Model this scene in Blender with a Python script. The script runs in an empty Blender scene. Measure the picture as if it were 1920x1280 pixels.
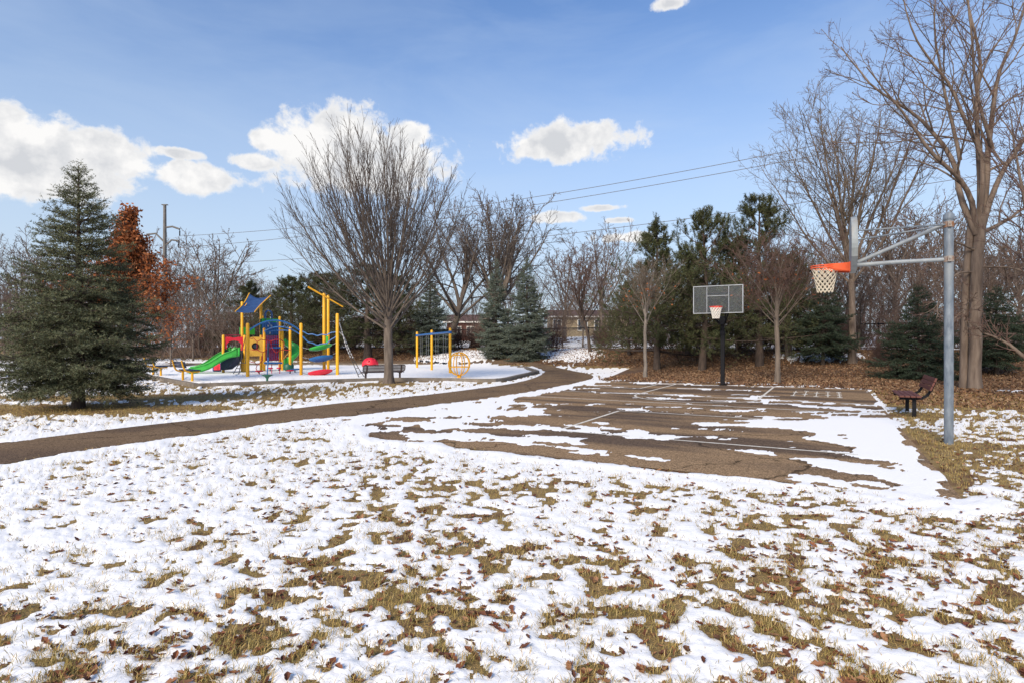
import bpy, math, random
import numpy as np
from math import radians, sin, cos, pi
from mathutils import Vector

scn = bpy.context.scene
col = scn.collection

# ------------------------------------------------------------------ camera
CAM_H = 1.65
FPX = 1066.7                    # 20 mm lens on a 36 mm frame, in 1920 px units
cam_data = bpy.data.cameras.new('camera')
cam_data.sensor_width = 36; cam_data.lens = 20.0
cam_data.clip_start = 0.05; cam_data.clip_end = 3000
cam_data.shift_y = 5.0 / 1920
cam = bpy.data.objects.new('camera', cam_data); col.objects.link(cam)
cam.location = (0, 0, CAM_H); cam.rotation_euler = (radians(90), 0, 0)
scn.camera = cam
scn.view_settings.view_transform = 'Standard'
scn.view_settings.look = 'None'
scn.view_settings.gamma = 1.0
scn.view_settings.exposure = 0.95
scn.cycles.max_bounces = 6
scn.cycles.diffuse_bounces = 3
scn.cycles.transparent_max_bounces = 10

# ------------------------------------------------------------------ sun and sky
SUN_EL, SUN_AZ = radians(33), radians(207)     # azimuth clockwise from +Y: behind the viewer's left shoulder
sd = bpy.data.lights.new('sun', 'SUN'); sd.energy = 2.45; sd.angle = radians(24); sd.color = (1.0, 0.87, 0.69)
sun = bpy.data.objects.new('sun', sd); col.objects.link(sun)
sdir = Vector((sin(SUN_AZ) * cos(SUN_EL), cos(SUN_AZ) * cos(SUN_EL), sin(SUN_EL)))
sun.rotation_euler = (-sdir).to_track_quat('-Z', 'Y').to_euler()
sun.location = (-20, -20, 30)

world = bpy.data.worlds.new('World'); scn.world = world; world.use_nodes = True
def build_world():
    nt = world.node_tree; nt.nodes.clear(); N = nt.nodes.new; L = nt.links.new
    def math_(op, a, b=None, c=None, clamp=False):
        n = N('ShaderNodeMath'); n.operation = op; n.use_clamp = clamp
        for i, v in enumerate((a, b, c)):
            if v is None: continue
            if isinstance(v, (int, float)): n.inputs[i].default_value = v
            else: L(v, n.inputs[i])
        return n.outputs[0]
    sky = N('ShaderNodeTexSky'); sky.sky_type = 'NISHITA'; sky.sun_disc = False
    sky.sun_elevation = SUN_EL; sky.sun_rotation = SUN_AZ
    sky.air_density = 1.0; sky.dust_density = 1.0; sky.ozone_density = 3.0; sky.altitude = 200
    tc = N('ShaderNodeTexCoord')
    sep = N('ShaderNodeSeparateXYZ'); L(tc.outputs['Generated'], sep.inputs[0])
    az = math_('ARCTAN2', sep.outputs[0], sep.outputs[1])
    el = math_('ARCSINE', sep.outputs[2])
    comb = N('ShaderNodeCombineXYZ'); L(az, comb.inputs[0]); L(el, comb.inputs[1])
    def noise(vec, scale, detail, rough=0.55, dist=0.0, sc=(1, 1, 1), loc=(0, 0, 0)):
        m = N('ShaderNodeMapping'); L(vec, m.inputs[0]); m.inputs['Scale'].default_value = sc; m.inputs['Location'].default_value = loc
        n = N('ShaderNodeTexNoise'); L(m.outputs[0], n.inputs['Vector'])
        n.inputs['Scale'].default_value = scale; n.inputs['Detail'].default_value = detail
        n.inputs['Roughness'].default_value = rough; n.inputs['Distortion'].default_value = dist
        return n
    # cumulus clouds, each where it stands in the sky (azimuth, elevation, half sizes)
    px = [(60, 300, 200, 75), (185, 288, 95, 42), (0, 250, 75, 58), (40, 335, 190, 40), (-160, 290, 160, 90),
          (395, 338, 80, 25), (350, 320, 40, 18), (468, 303, 44, 15), (335, 288, 42, 10),
          (640, 285, 125, 72), (765, 256, 50, 26), (500, 263, 38, 18), (715, 300, 135, 62), (625, 240, 60, 32),
          (1070, 268, 112, 32), (1115, 246, 50, 20), (1005, 278, 48, 24),
          (1045, 407, 44, 11), (1190, 446, 56, 11), (1128, 390, 42, 7), (1162, 413, 26, 7), (1255, 8, 36, 11)]
    nd = noise(comb.outputs[0], 19, 9, 0.64, 0.15)
    run = None
    for (x, y, rx, ry) in px:
        a = math.atan((x - 960) / FPX); k = cos(a)
        e = math.atan((645 - y) / FPX * k); ra = rx / FPX * k * k; re = ry / FPX * k
        v = N('ShaderNodeVectorMath'); v.operation = 'MULTIPLY_ADD'
        L(comb.outputs[0], v.inputs[0]); v.inputs[1].default_value = (1 / ra, 1 / re, 0); v.inputs[2].default_value = (-a / ra, -e / re, 0)
        ln = N('ShaderNodeVectorMath'); ln.operation = 'LENGTH'; L(v.outputs[0], ln.inputs[0])
        run = ln.outputs['Value'] if run is None else math_('SMOOTH_MIN', run, ln.outputs['Value'], 0.1)
    nz = math_('MULTIPLY_ADD', nd.outputs[0], 2.1, -1.05)
    n2 = noise(comb.outputs[0], 9, 3, 0.5)
    nz2 = math_('MULTIPLY_ADD', n2.outputs[0], 1.2, -0.6)
    dist = math_('ADD', math_('ADD', run, nz), nz2)
    mr = N('ShaderNodeMapRange'); mr.interpolation_type = 'SMOOTHSTEP'
    L(dist, mr.inputs[0]); mr.inputs[1].default_value = 1.20; mr.inputs[2].default_value = 0.80
    mask = mr.outputs[0]
    # the same kind of cloud over the rest of the sky
    ng = noise(tc.outputs['Generated'], 3.2, 6, 0.6, sc=(1, 1, 2.6))
    mg = N('ShaderNodeMapRange'); mg.interpolation_type = 'SMOOTHSTEP'
    L(ng.outputs[0], mg.inputs[0]); mg.inputs[1].default_value = 0.56; mg.inputs[2].default_value = 0.66
    side = N('ShaderNodeMapRange'); L(math_('ABSOLUTE', az), side.inputs[0]); side.inputs[1].default_value = 0.82; side.inputs[2].default_value = 1.0
    low = N('ShaderNodeMapRange'); L(el, low.inputs[0]); low.inputs[1].default_value = 0.75; low.inputs[2].default_value = 0.45
    mask2 = math_('MULTIPLY', math_('MULTIPLY', mg.outputs[0], side.outputs[0]), low.outputs[0])
    mask = math_('MAXIMUM', mask, mask2)
    # thin high veil
    nv = noise(comb.outputs[0], 2.4, 5, 0.6, 0.4, sc=(1.0, 3.2, 1))
    veil = N('ShaderNodeMapRange'); L(nv.outputs[0], veil.inputs[0]); veil.inputs[1].default_value = 0.42; veil.inputs[2].default_value = 0.78
    veil.inputs[3].default_value = 0.0; veil.inputs[4].default_value = 0.24
    # cloud tone: lit tops, greyer bellies
    sa = noise(comb.outputs[0], 11, 6, 0.55); sb = noise(comb.outputs[0], 11, 6, 0.55, loc=(0.012, 0.05, 0))
    df = math_('SUBTRACT', sa.outputs[0], sb.outputs[0])
    tone = N('ShaderNodeMapRange'); L(df, tone.inputs[0]); tone.inputs[1].default_value = -0.10; tone.inputs[2].default_value = 0.09
    thick = N('ShaderNodeMapRange'); L(dist, thick.inputs[0]); thick.inputs[1].default_value = 0.35; thick.inputs[2].default_value = 1.1
    tt = math_('MAXIMUM', tone.outputs[0], thick.outputs[0])
    cc = N('ShaderNodeMix'); cc.data_type = 'RGBA'; L(tt, cc.inputs['Factor'])
    cc.inputs['A'].default_value = (3.75, 3.85, 4.05, 1); cc.inputs['B'].default_value = (5.5, 5.45, 5.4, 1)
    # sky a little paler near the horizon (winter haze)
    tint = N('ShaderNodeMix'); tint.data_type = 'RGBA'; tint.blend_type = 'MULTIPLY'; tint.inputs['Factor'].default_value = 1
    L(sky.outputs[0], tint.inputs['A']); tint.inputs['B'].default_value = (0.86, 0.99, 1.15, 1)
    m1 = N('ShaderNodeMix'); m1.data_type = 'RGBA'; L(veil.outputs[0], m1.inputs['Factor'])
    L(tint.outputs['Result'], m1.inputs['A']); m1.inputs['B'].default_value = (3.7, 4.4, 5.4, 1)
    hz = N('ShaderNodeMapRange'); hz.interpolation_type = 'SMOOTHSTEP'; L(el, hz.inputs[0]); hz.inputs[1].default_value = 0.60; hz.inputs[2].default_value = 0.02; hz.inputs[3].default_value = 0.0; hz.inputs[4].default_value = 0.85
    mh = N('ShaderNodeMix'); mh.data_type = 'RGBA'; L(hz.outputs[0], mh.inputs['Factor']); L(m1.outputs['Result'], mh.inputs['A']); mh.inputs['B'].default_value = (3.55, 4.15, 4.75, 1)
    m2 = N('ShaderNodeMix'); m2.data_type = 'RGBA'; L(mask, m2.inputs['Factor'])
    L(mh.outputs['Result'], m2.inputs['A']); L(cc.outputs['Result'], m2.inputs['B'])
    bg = N('ShaderNodeBackground'); bg.inputs['Strength'].default_value = 0.092; L(m2.outputs['Result'], bg.inputs[0])
    out = N('ShaderNodeOutputWorld'); L(bg.outputs[0], out.inputs[0])
build_world()

# ------------------------------------------------------------------ layout helpers
U = np.array([0.874, -0.485]); D = np.array([0.485, 0.874])     # along / across the court and the bank
def ud(u, d): return (u * U[0] + d * D[0], u * U[1] + d * D[1])
def to_ud(X, Y): return X * U[0] + Y * U[1], X * D[0] + Y * D[1]
def G(px, py):                                                    # flat ground point read off the photograph
    k = CAM_H / (py - 645.0); return ((px - 960) * k, FPX * k)
def H(py, Y): return CAM_H + (645.0 - py) * Y / FPX              # height of a photo row at depth Y
def at(px, py, Y): return Vector(((px - 960) * Y / FPX, Y, H(py, Y)))
def sstep(a, b, x):
    t = np.clip((x - a) / (b - a), 0, 1); return t * t * (3 - 2 * t)
def gz(X, Y):
    d = X * D[0] + Y * D[1]
    return 1.25 * sstep(32, 46, d) + 2.0 * sstep(49, 92, d)
def gzf(X, Y): return float(gz(np.float64(X), np.float64(Y)))

# ------------------------------------------------------------------ numpy noise
def _hash(ix, iy, seed):
    h = (ix.astype(np.int64) * 374761393 + iy.astype(np.int64) * 668265263 + seed * 1442695041) & 0xFFFFFFFF
    h = ((h ^ (h >> 13)) * 1274126177) & 0xFFFFFFFF
    return (h ^ (h >> 16)) & 0xFFFF
def perlin(x, y, seed=0):
    ix = np.floor(x); iy = np.floor(y); fx = x - ix; fy = y - iy
    ux = fx * fx * fx * (fx * (fx * 6 - 15) + 10); uy = fy * fy * fy * (fy * (fy * 6 - 15) + 10)
    def g(a, b, dx, dy):
        th = _hash(a, b, seed) * (2 * pi / 65536.0); return np.cos(th) * dx + np.sin(th) * dy
    a = g(ix, iy, fx, fy); b = g(ix + 1, iy, fx - 1, fy); c = g(ix, iy + 1, fx, fy - 1); d = g(ix + 1, iy + 1, fx - 1, fy - 1)
    return ((a + (b - a) * ux) * (1 - uy) + (c + (d - c) * ux) * uy) * 1.5
def fbm(x, y, seed=0, octv=3, gain=0.5):
    s = 0; a = 1.0
    for o in range(octv):
        s = s + a * perlin(x * 2 ** o, y * 2 ** o, seed + 17 * o); a *= gain
    return s
def seg_dist(X, Y, a, b):
    ax, ay = a; bx, by = b; dx, dy = bx - ax, by - ay; q = dx * dx + dy * dy + 1e-9
    t = np.clip(((X - ax) * dx + (Y - ay) * dy) / q, 0, 1)
    return np.hypot(X - ax - t * dx, Y - ay - t * dy)
def sdf(poly, X, Y):
    n = len(poly); dist = np.full(np.shape(X), 1e9); inside = np.zeros(np.shape(X), bool)
    for i in range(n):
        a = poly[i]; b = poly[(i + 1) % n]
        dist = np.minimum(dist, seg_dist(X, Y, a, b))
        if abs(b[1] - a[1]) > 1e-9:
            cr = ((a[1] > Y) != (b[1] > Y)) & (X < (b[0] - a[0]) * (Y - a[1]) / (b[1] - a[1]) + a[0])
            inside ^= cr
    return np.where(inside, -dist, dist)

# ------------------------------------------------------------------ mesh helpers
def npmesh(name, verts, faces, mat, parent=None, smooth=False):
    me = bpy.data.meshes.new(name)
    verts = np.asarray(verts, np.float32).reshape(-1, 3)
    faces = [np.asarray(f, np.int32) for f in faces if len(f)]
    me.vertices.add(len(verts)); me.vertices.foreach_set('co', verts.ravel())
    tot = sum(f.size for f in faces); npol = sum(len(f) for f in faces)
    me.loops.add(tot); me.polygons.add(npol)
    me.loops.foreach_set('vertex_index', np.concatenate([f.ravel() for f in faces]))
    sizes = np.concatenate([np.full(len(f), f.shape[1], np.int32) for f in faces])
    me.polygons.foreach_set('loop_start', np.concatenate([[0], np.cumsum(sizes)[:-1]]).astype(np.int32))
    me.polygons.foreach_set('loop_total', sizes)
    if smooth: me.polygons.foreach_set('use_smooth', np.ones(npol, bool))
    me.update(calc_edges=True); me.validate()
    if mat: me.materials.append(mat)
    return link(name, me, parent)
def link(name, data, parent=None, loc=None):
    o = bpy.data.objects.new(name, data); col.objects.link(o)
    if parent is not None: o.parent = parent
    if loc is not None: o.location = loc
    return o
def tag(o, label=None, cat=None, group=None, kind=None):
    if label: o['label'] = label
    if cat: o['category'] = cat
    if group: o['group'] = group
    if kind: o['kind'] = kind
    return o
def thing(name, label, cat, loc=(0, 0, 0), rz=0.0, group=None):
    o = bpy.data.objects.new(name, None); col.objects.link(o); o.empty_display_size = 0.2
    o.location = loc; o.rotation_euler = (0, 0, rz)
    return tag(o, label, cat, group)
def dup(root, loc, rz=0.0, scale=1.0, label=None, group=None):
    r = root.copy(); col.objects.link(r); r.location = loc; r.rotation_euler = (0, 0, rz); r.scale = (scale,) * 3 if isinstance(scale, (int, float)) else scale
    if label: r['label'] = label
    if group: r['group'] = group
    for ch in list(root.children):
        c = ch.copy(); col.objects.link(c); c.parent = r
        for g in ch.children:
            d = g.copy(); col.objects.link(d); d.parent = c
    return r

class MB:
    def __init__(s): s.v = []; s.f = []
    def add(s, vs, fs):
        b = len(s.v); s.v += [tuple(v) for v in vs]; s.f += [tuple(i + b for i in f) for f in fs]; return s
    def box(s, c, size, rz=0.0, mat3=None):
        hx, hy, hz = size[0] / 2, size[1] / 2, size[2] / 2
        vs = []
        for z in (-hz, hz):
            for x, y in ((-hx, -hy), (hx, -hy), (hx, hy), (-hx, hy)):
                p = Vector((x, y, z))
                if mat3 is not None: p = mat3 @ p
                elif rz: p = Vector((x * cos(rz) - y * sin(rz), x * sin(rz) + y * cos(rz), z))
                vs.append(p + Vector(c))
        return s.add(vs, [(3, 2, 1, 0), (4, 5, 6, 7), (0, 1, 5, 4), (1, 2, 6, 5), (2, 3, 7, 6), (3, 0, 4, 7)])
    def bar(s, a, b, w, h, up=(0, 0, 1)):
        a = Vector(a); b = Vector(b); d = (b - a).normalized(); x = d.cross(Vector(up))
        if x.length < 1e-4: x = d.cross(Vector((0, 1, 0)))
        x.normalize(); y = x.cross(d).normalized()
        vs = []
        for p in (a, b):
            for i, j in ((-1, -1), (1, -1), (1, 1), (-1, 1)): vs.append(p + x * i * w / 2 + y * j * h / 2)
        return s.add(vs, [(3, 2, 1, 0), (4, 5, 6, 7), (0, 1, 5, 4), (1, 2, 6, 5), (2, 3, 7, 6), (3, 0, 4, 7)])
    def tube(s, pts, r, n=8, cap=True, closed=False):
        pts = [Vector(p) for p in pts]; K = len(pts)
        rr = r if isinstance(r, (list, tuple)) else [r] * K
        vs = []; ref = None
        for i, p in enumerate(pts):
            if closed: t = pts[(i + 1) % K] - pts[i - 1]
            else: t = pts[min(i + 1, K - 1)] - pts[max(i - 1, 0)]
            t.normalize()
            if ref is None:
                ref = Vector((0, 0, 1)) if abs(t.z) < 0.9 else Vector((1, 0, 0))
            a = (ref - t * ref.dot(t)).normalized(); ref = a; b = t.cross(a)
            for j in range(n):
                th = 2 * pi * j / n; vs.append(p + (a * cos(th) + b * sin(th)) * rr[i])
        fs = []
        for i in range(K if closed else K - 1):
            for j in range(n):
                i2 = (i + 1) % K
                fs.append((i * n + j, i * n + (j + 1) % n, i2 * n + (j + 1) % n, i2 * n + j))
        if cap and not closed:
            fs.append(tuple(range(n - 1, -1, -1))); fs.append(tuple((K - 1) * n + j for j in range(n)))
        return s.add(vs, fs)
    def lathe(s, c, prof, n=16):
        vs = []
        for r, z in prof:
            for j in range(n): th = 2 * pi * j / n; vs.append((c[0] + r * cos(th), c[1] + r * sin(th), c[2] + z))
        fs = []
        for i in range(len(prof) - 1):
            for j in range(n): fs.append((i * n + j, i * n + (j + 1) % n, (i + 1) * n + (j + 1) % n, (i + 1) * n + j))
        fs.append(tuple(range(n - 1, -1, -1))); fs.append(tuple((len(prof) - 1) * n + j for j in range(n)))
        return s.add(vs, fs)
    def prism(s, outline, ax, ay, az, o, thick):
        ax, ay, az, o = Vector(ax), Vector(ay), Vector(az), Vector(o); n = len(outline)
        vs = [o + ax * p + ay * q - az * thick / 2 for p, q in outline] + [o + ax * p + ay * q + az * thick / 2 for p, q in outline]
        fs = [tuple(range(n - 1, -1, -1)), tuple(range(n, 2 * n))] + [(i, (i + 1) % n, n + (i + 1) % n, n + i) for i in range(n)]
        return s.add(vs, fs)
    def build(s, name, mat, parent=None, smooth=False, bevel=0.0):
        me = bpy.data.meshes.new(name); me.from_pydata(s.v, [], s.f); me.update()
        if mat: me.materials.append(mat)
        o = link(name, me, parent)
        if smooth:
            me.polygons.foreach_set('use_smooth', np.ones(len(me.polygons), bool))
            try: me.set_sharp_from_angle(angle=radians(50))
            except Exception: pass
        if bevel > 0:
            m = o.modifiers.new('bevel', 'BEVEL'); m.width = bevel; m.segments = 2; m.limit_method = 'ANGLE'
        return o

# ------------------------------------------------------------------ materials
def mat(name, c1, c2=None, scale=6.0, detail=4, rough=0.7, rvar=0.0, metal=0.0, bump=0.0, bscale=None, sc=(1, 1, 1), spec=0.4, lo=0.35, hi=0.65, c3=None, s3=1.0):
    m = bpy.data.materials.new(name); m.use_nodes = True; nt = m.node_tree; N = nt.nodes.new; L = nt.links.new
    p = nt.nodes['Principled BSDF']; p.inputs['Roughness'].default_value = rough; p.inputs['Metallic'].default_value = metal
    p.inputs['Specular IOR Level'].default_value = spec
    if c2 is None and not bump:
        p.inputs['Base Color'].default_value = (*c1, 1); return m
    c2 = c2 or c1
    tc = N('ShaderNodeTexCoord'); mp = N('ShaderNodeMapping'); mp.inputs['Scale'].default_value = sc; L(tc.outputs['Object'], mp.inputs[0])
    n = N('ShaderNodeTexNoise'); n.inputs['Scale'].default_value = scale; n.inputs['Detail'].default_value = detail; n.inputs['Roughness'].default_value = 0.6
    L(mp.outputs[0], n.inputs['Vector'])
    r = N('ShaderNodeMapRange'); L(n.outputs[0], r.inputs[0]); r.inputs[1].default_value = lo; r.inputs[2].default_value = hi
    mx = N('ShaderNodeMix'); mx.data_type = 'RGBA'; L(r.outputs[0], mx.inputs['Factor']); mx.inputs['A'].default_value = (*c1, 1); mx.inputs['B'].default_value = (*c2, 1)
    outc = mx.outputs['Result']
    if c3 is not None:
        n3 = N('ShaderNodeTexNoise'); n3.inputs['Scale'].default_value = s3; n3.inputs['Detail'].default_value = 5; L(mp.outputs[0], n3.inputs['Vector'])
        r3 = N('ShaderNodeMapRange'); L(n3.outputs[0], r3.inputs[0]); r3.inputs[1].default_value = 0.5; r3.inputs[2].default_value = 0.68
        m3 = N('ShaderNodeMix'); m3.data_type = 'RGBA'; L(r3.outputs[0], m3.inputs['Factor']); L(outc, m3.inputs['A']); m3.inputs['B'].default_value = (*c3, 1)
        outc = m3.outputs['Result']
    L(outc, p.inputs['Base Color'])
    if rvar:
        rr = N('ShaderNodeMapRange'); L(n.outputs[0], rr.inputs[0]); rr.inputs[3].default_value = rough - rvar; rr.inputs[4].default_value = rough + rvar
        L(rr.outputs[0], p.inputs['Roughness'])
    if bump:
        nb = n
        if bscale:
            nb = N('ShaderNodeTexNoise'); nb.inputs['Scale'].default_value = bscale; nb.inputs['Detail'].default_value = 4; L(mp.outputs[0], nb.inputs['Vector'])
        b = N('ShaderNodeBump'); b.inputs['Strength'].default_value = 1.0; b.inputs['Distance'].default_value = bump; L(nb.outputs[0], b.inputs['Height']); L(b.outputs[0], p.inputs['Normal'])
    return m
def mat_island(name, cols, rough=0.75, transl=0.0, spec=0.2):
    m = bpy.data.materials.new(name); m.use_nodes = True; nt = m.node_tree; N = nt.nodes.new; L = nt.links.new
    p = nt.nodes['Principled BSDF']; p.inputs['Roughness'].default_value = rough; p.inputs['Specular IOR Level'].default_value = spec
    g = N('ShaderNodeNewGeometry'); oi = N('ShaderNodeObjectInfo')
    ad = N('ShaderNodeMath'); ad.operation = 'ADD'; L(g.outputs['Random Per Island'], ad.inputs[0]); L(oi.outputs['Random'], ad.inputs[1])
    fr = N('ShaderNodeMath'); fr.operation = 'FRACT'; L(ad.outputs[0], fr.inputs[0])
    cr = N('ShaderNodeValToRGB'); L(fr.outputs[0], cr.inputs[0])
    e = cr.color_ramp.elements
    while len(e) < len(cols): e.new(0.5)
    for i, c in enumerate(cols): e[i].position = i / max(1, len(cols) - 1); e[i].color = (*c, 1)
    L(cr.outputs[0], p.inputs['Base Color'])
    if transl:
        tr = N('ShaderNodeBsdfTranslucent'); L(cr.outputs[0], tr.inputs[0]); mx = N('ShaderNodeMixShader'); mx.inputs[0].default_value = transl
        L(p.outputs[0], mx.inputs[1]); L(tr.outputs[0], mx.inputs[2]); L(mx.outputs[0], nt.nodes['Material Output'].inputs[0])
    return m

M = {}
M['lawn'] = mat('dead_lawn', (0.34, 0.22, 0.085), (0.18, 0.125, 0.046), 9, 6, 0.9, bump=0.02, bscale=60, c3=(0.13, 0.06, 0.028), s3=1.7)
M['bank'] = mat('leafy_soil', (0.155, 0.085, 0.045), (0.075, 0.043, 0.026), 5, 8, 0.95, bump=0.03, bscale=20, c3=(0.20, 0.115, 0.05), s3=0.5)
M['needle_bed'] = mat('needle_litter', (0.13, 0.065, 0.028), (0.06, 0.035, 0.016), 8, 6, 0.95, bump=0.01, bscale=60)
M['kerb'] = mat('weathered_concrete', (0.21, 0.175, 0.14), (0.13, 0.11, 0.09), 3, 6, 0.9, bump=0.004, bscale=40)
M['yellow'] = mat('yellow_powder_coat', (0.80, 0.40, 0.015), (0.74, 0.35, 0.012), 3, 3, 0.42)
M['ypanel'] = mat('yellow_plastic_panel', (0.82, 0.47, 0.07), (0.78, 0.42, 0.055), 3, 3, 0.5)
M['green'] = mat('green_plastic', (0.035, 0.36, 0.045), (0.05, 0.43, 0.06), 3, 3, 0.38)
M['dgreen'] = mat('dark_green_plastic', (0.015, 0.10, 0.055), (0.02, 0.12, 0.07), 3, 3, 0.45)
M['blue'] = mat('blue_powder_coat', (0.018, 0.105, 0.30), (0.025, 0.13, 0.36), 3, 3, 0.42)
M['navy'] = mat('navy_plastic', (0.016, 0.024, 0.055), (0.02, 0.032, 0.075), 4, 3, 0.5)
M['canopy'] = mat('blue_canopy_fabric', (0.008, 0.035, 0.12), (0.018, 0.06, 0.17), 5, 5, 0.8)
M['red'] = mat('red_plastic', (0.62, 0.016, 0.035), (0.72, 0.03, 0.055), 3, 3, 0.42)
M['crimson'] = mat('crimson_panel', (0.50, 0.015, 0.06), (0.56, 0.02, 0.075), 3, 3, 0.5)
M['rope_red'] = mat('red_rope', (0.42, 0.03, 0.03), (0.36, 0.02, 0.02), 40, 2, 0.9)
M['rope_dark'] = mat('dark_rope', (0.035, 0.03, 0.03), (0.05, 0.045, 0.04), 40, 2, 0.9)
M['chain'] = mat('galvanised_chain', (0.38, 0.38, 0.39), (0.28, 0.28, 0.29), 40, 2, 0.5, metal=0.5)
M['galv'] = mat('galvanised_steel', (0.185, 0.215, 0.25), (0.085, 0.11, 0.145), 16, 7, 0.55, rvar=0.08, metal=0.0, sc=(1, 1, 0.3), bump=0.0006, bscale=60, c3=(0.22, 0.24, 0.255), s3=4)
M['galv2'] = mat('galvanised_arm', (0.27, 0.30, 0.325), (0.20, 0.225, 0.25), 9, 5, 0.55, metal=0.0)
M['rust'] = mat('rusty_clamp', (0.26, 0.26, 0.25), (0.20, 0.09, 0.04), 14, 4, 0.7)
M['board'] = mat('painted_aluminium', (0.30, 0.325, 0.33), (0.21, 0.235, 0.25), 5, 5, 0.6, metal=0.0, sc=(1, 1, 0.3), c3=(0.25, 0.21, 0.17), s3=2)
M['orange'] = mat('orange_rim_paint', (0.72, 0.115, 0.035), (0.64, 0.09, 0.028), 8, 3, 0.5)
M['redrim'] = mat('red_rim_paint', (0.66, 0.045, 0.025), (0.58, 0.03, 0.02), 8, 3, 0.5)
M['net'] = mat('nylon_net', (0.66, 0.60, 0.48), (0.55, 0.48, 0.37), 12, 3, 0.9)
M['netw'] = mat('white_net', (0.74, 0.71, 0.66), (0.62, 0.58, 0.52), 12, 3, 0.9)
M['black'] = mat('black_powder_coat', (0.006, 0.006, 0.008), (0.010, 0.010, 0.013), 5, 3, 0.55, spec=0.15)
M['white_frame'] = mat('backboard_frame', (0.34, 0.36, 0.39), (0.27, 0.29, 0.32), 6, 3, 0.5)
M['brownwood'] = mat('brown_recycled_plank', (0.135, 0.042, 0.030), (0.095, 0.030, 0.022), 4, 5, 0.6, sc=(1, 8, 8))
M['brownmetal'] = mat('brown_coated_metal', (0.045, 0.028, 0.025), (0.06, 0.036, 0.030), 5, 3, 0.55)
M['meshmetal'] = mat('grey_expanded_metal', (0.34, 0.335, 0.34), (0.27, 0.265, 0.27), 5, 3, 0.6)
M['paint'] = mat('worn_white_paint', (0.74, 0.70, 0.62), (0.50, 0.46, 0.39), 14, 6, 0.85)
M['snow'] = None
M['bark_grey'] = mat('grey_brown_bark', (0.17, 0.135, 0.108), (0.085, 0.066, 0.054), 7, 6, 0.95, sc=(1, 1, 0.18), bump=0.02, bscale=14)
M['bark_warm'] = mat('furrowed_warm_bark', (0.21, 0.16, 0.125), (0.095, 0.068, 0.053), 6, 6, 0.95, sc=(1, 1, 0.14), bump=0.035, bscale=11)
M['bark_pale'] = mat('pale_young_bark', (0.22, 0.19, 0.165), (0.12, 0.10, 0.085), 9, 5, 0.95, sc=(1, 1, 0.3), bump=0.008, bscale=30)
M['bark_dark'] = mat('dark_conifer_bark', (0.085, 0.060, 0.047), (0.045, 0.033, 0.027), 8, 5, 0.95, sc=(1, 1, 0.3), bump=0.02, bscale=16)
M['twig'] = mat('dark_twigs', (0.095, 0.072, 0.060), (0.058, 0.045, 0.038), 3, 3, 0.9)
M['twig_red'] = mat('reddish_twigs', (0.135, 0.080, 0.063), (0.085, 0.052, 0.043), 3, 3, 0.9)
M['twig_far'] = mat('mauve_brown_twigs', (0.16, 0.112, 0.088), (0.105, 0.074, 0.058), 2, 3, 0.9)
M['twig_tan'] = mat('tan_twigs', (0.18, 0.14, 0.105), (0.11, 0.085, 0.065), 3, 3, 0.9)
M['spruce'] = mat_island('blue_green_needles', [(0.044, 0.056, 0.024), (0.082, 0.097, 0.047), (0.185, 0.20, 0.125), (0.10, 0.084, 0.038), (0.14, 0.152, 0.088)], transl=0.05)
M['blue_spruce'] = mat_island('blue_spruce_needles', [(0.055, 0.072, 0.046), (0.10, 0.128, 0.098), (0.20, 0.235, 0.20), (0.10, 0.105, 0.066), (0.14, 0.165, 0.13)], transl=0.15)
M['dark_spruce'] = mat_island('dark_spruce_needles', [(0.018, 0.030, 0.020), (0.036, 0.054, 0.034), (0.055, 0.075, 0.048), (0.034, 0.042, 0.022)])
M['pine'] = mat_island('pine_needles', [(0.036, 0.050, 0.022), (0.066, 0.080, 0.033), (0.105, 0.115, 0.052), (0.075, 0.062, 0.032), (0.05, 0.062, 0.028)])
M['oakleaf'] = mat_island('russet_oak_leaves', [(0.24, 0.075, 0.028), (0.38, 0.13, 0.045), (0.29, 0.09, 0.032), (0.46, 0.19, 0.08)], transl=0.2)
M['leaf'] = mat_island('fallen_leaf', [(0.12, 0.035, 0.02), (0.22, 0.085, 0.04), (0.085, 0.035, 0.025), (0.32, 0.17, 0.09), (0.15, 0.055, 0.03), (0.075, 0.032, 0.022)], rough=0.7)
M['litter'] = mat_island('leaf_litter', [(0.13, 0.064, 0.036), (0.22, 0.125, 0.066), (0.085, 0.046, 0.030), (0.31, 0.21, 0.125), (0.165, 0.086, 0.046), (0.066, 0.038, 0.026)], rough=0.8)
M['blade'] = mat_island('dead_grass_blades', [(0.44, 0.30, 0.10), (0.24, 0.195, 0.055), (0.60, 0.44, 0.20), (0.16, 0.15, 0.04), (0.52, 0.34, 0.12), (0.32, 0.24, 0.075)], rough=0.8, transl=0.15)
M['brick'] = mat('red_brick_wall', (0.19, 0.075, 0.055), (0.14, 0.055, 0.042), 30, 3, 0.9)
M['siding'] = mat('tan_wall', (0.34, 0.27, 0.17), (0.29, 0.23, 0.15), 4, 3, 0.9)
M['roofs'] = mat('brown_shingle_roof', (0.13, 0.075, 0.065), (0.09, 0.055, 0.048), 20, 4, 0.9)
M['trim'] = mat('white_trim', (0.66, 0.64, 0.60), (0.58, 0.56, 0.52), 4, 2, 0.7)
M['pane'] = mat('dark_window_glass', (0.035, 0.05, 0.07), (0.05, 0.065, 0.085), 1, 2, 0.08)
M['pole_far'] = mat('weathered_steel_pole', (0.16, 0.145, 0.135), (0.12, 0.11, 0.10), 2, 4, 0.7)
M['wire'] = mat('aluminium_wire', (0.16, 0.16, 0.17), (0.13, 0.13, 0.14), 2, 2, 0.6)
M['dirt'] = mat('brown_wood_fibre', (0.20, 0.10, 0.055), (0.12, 0.06, 0.035), 9, 5, 0.95)

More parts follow.
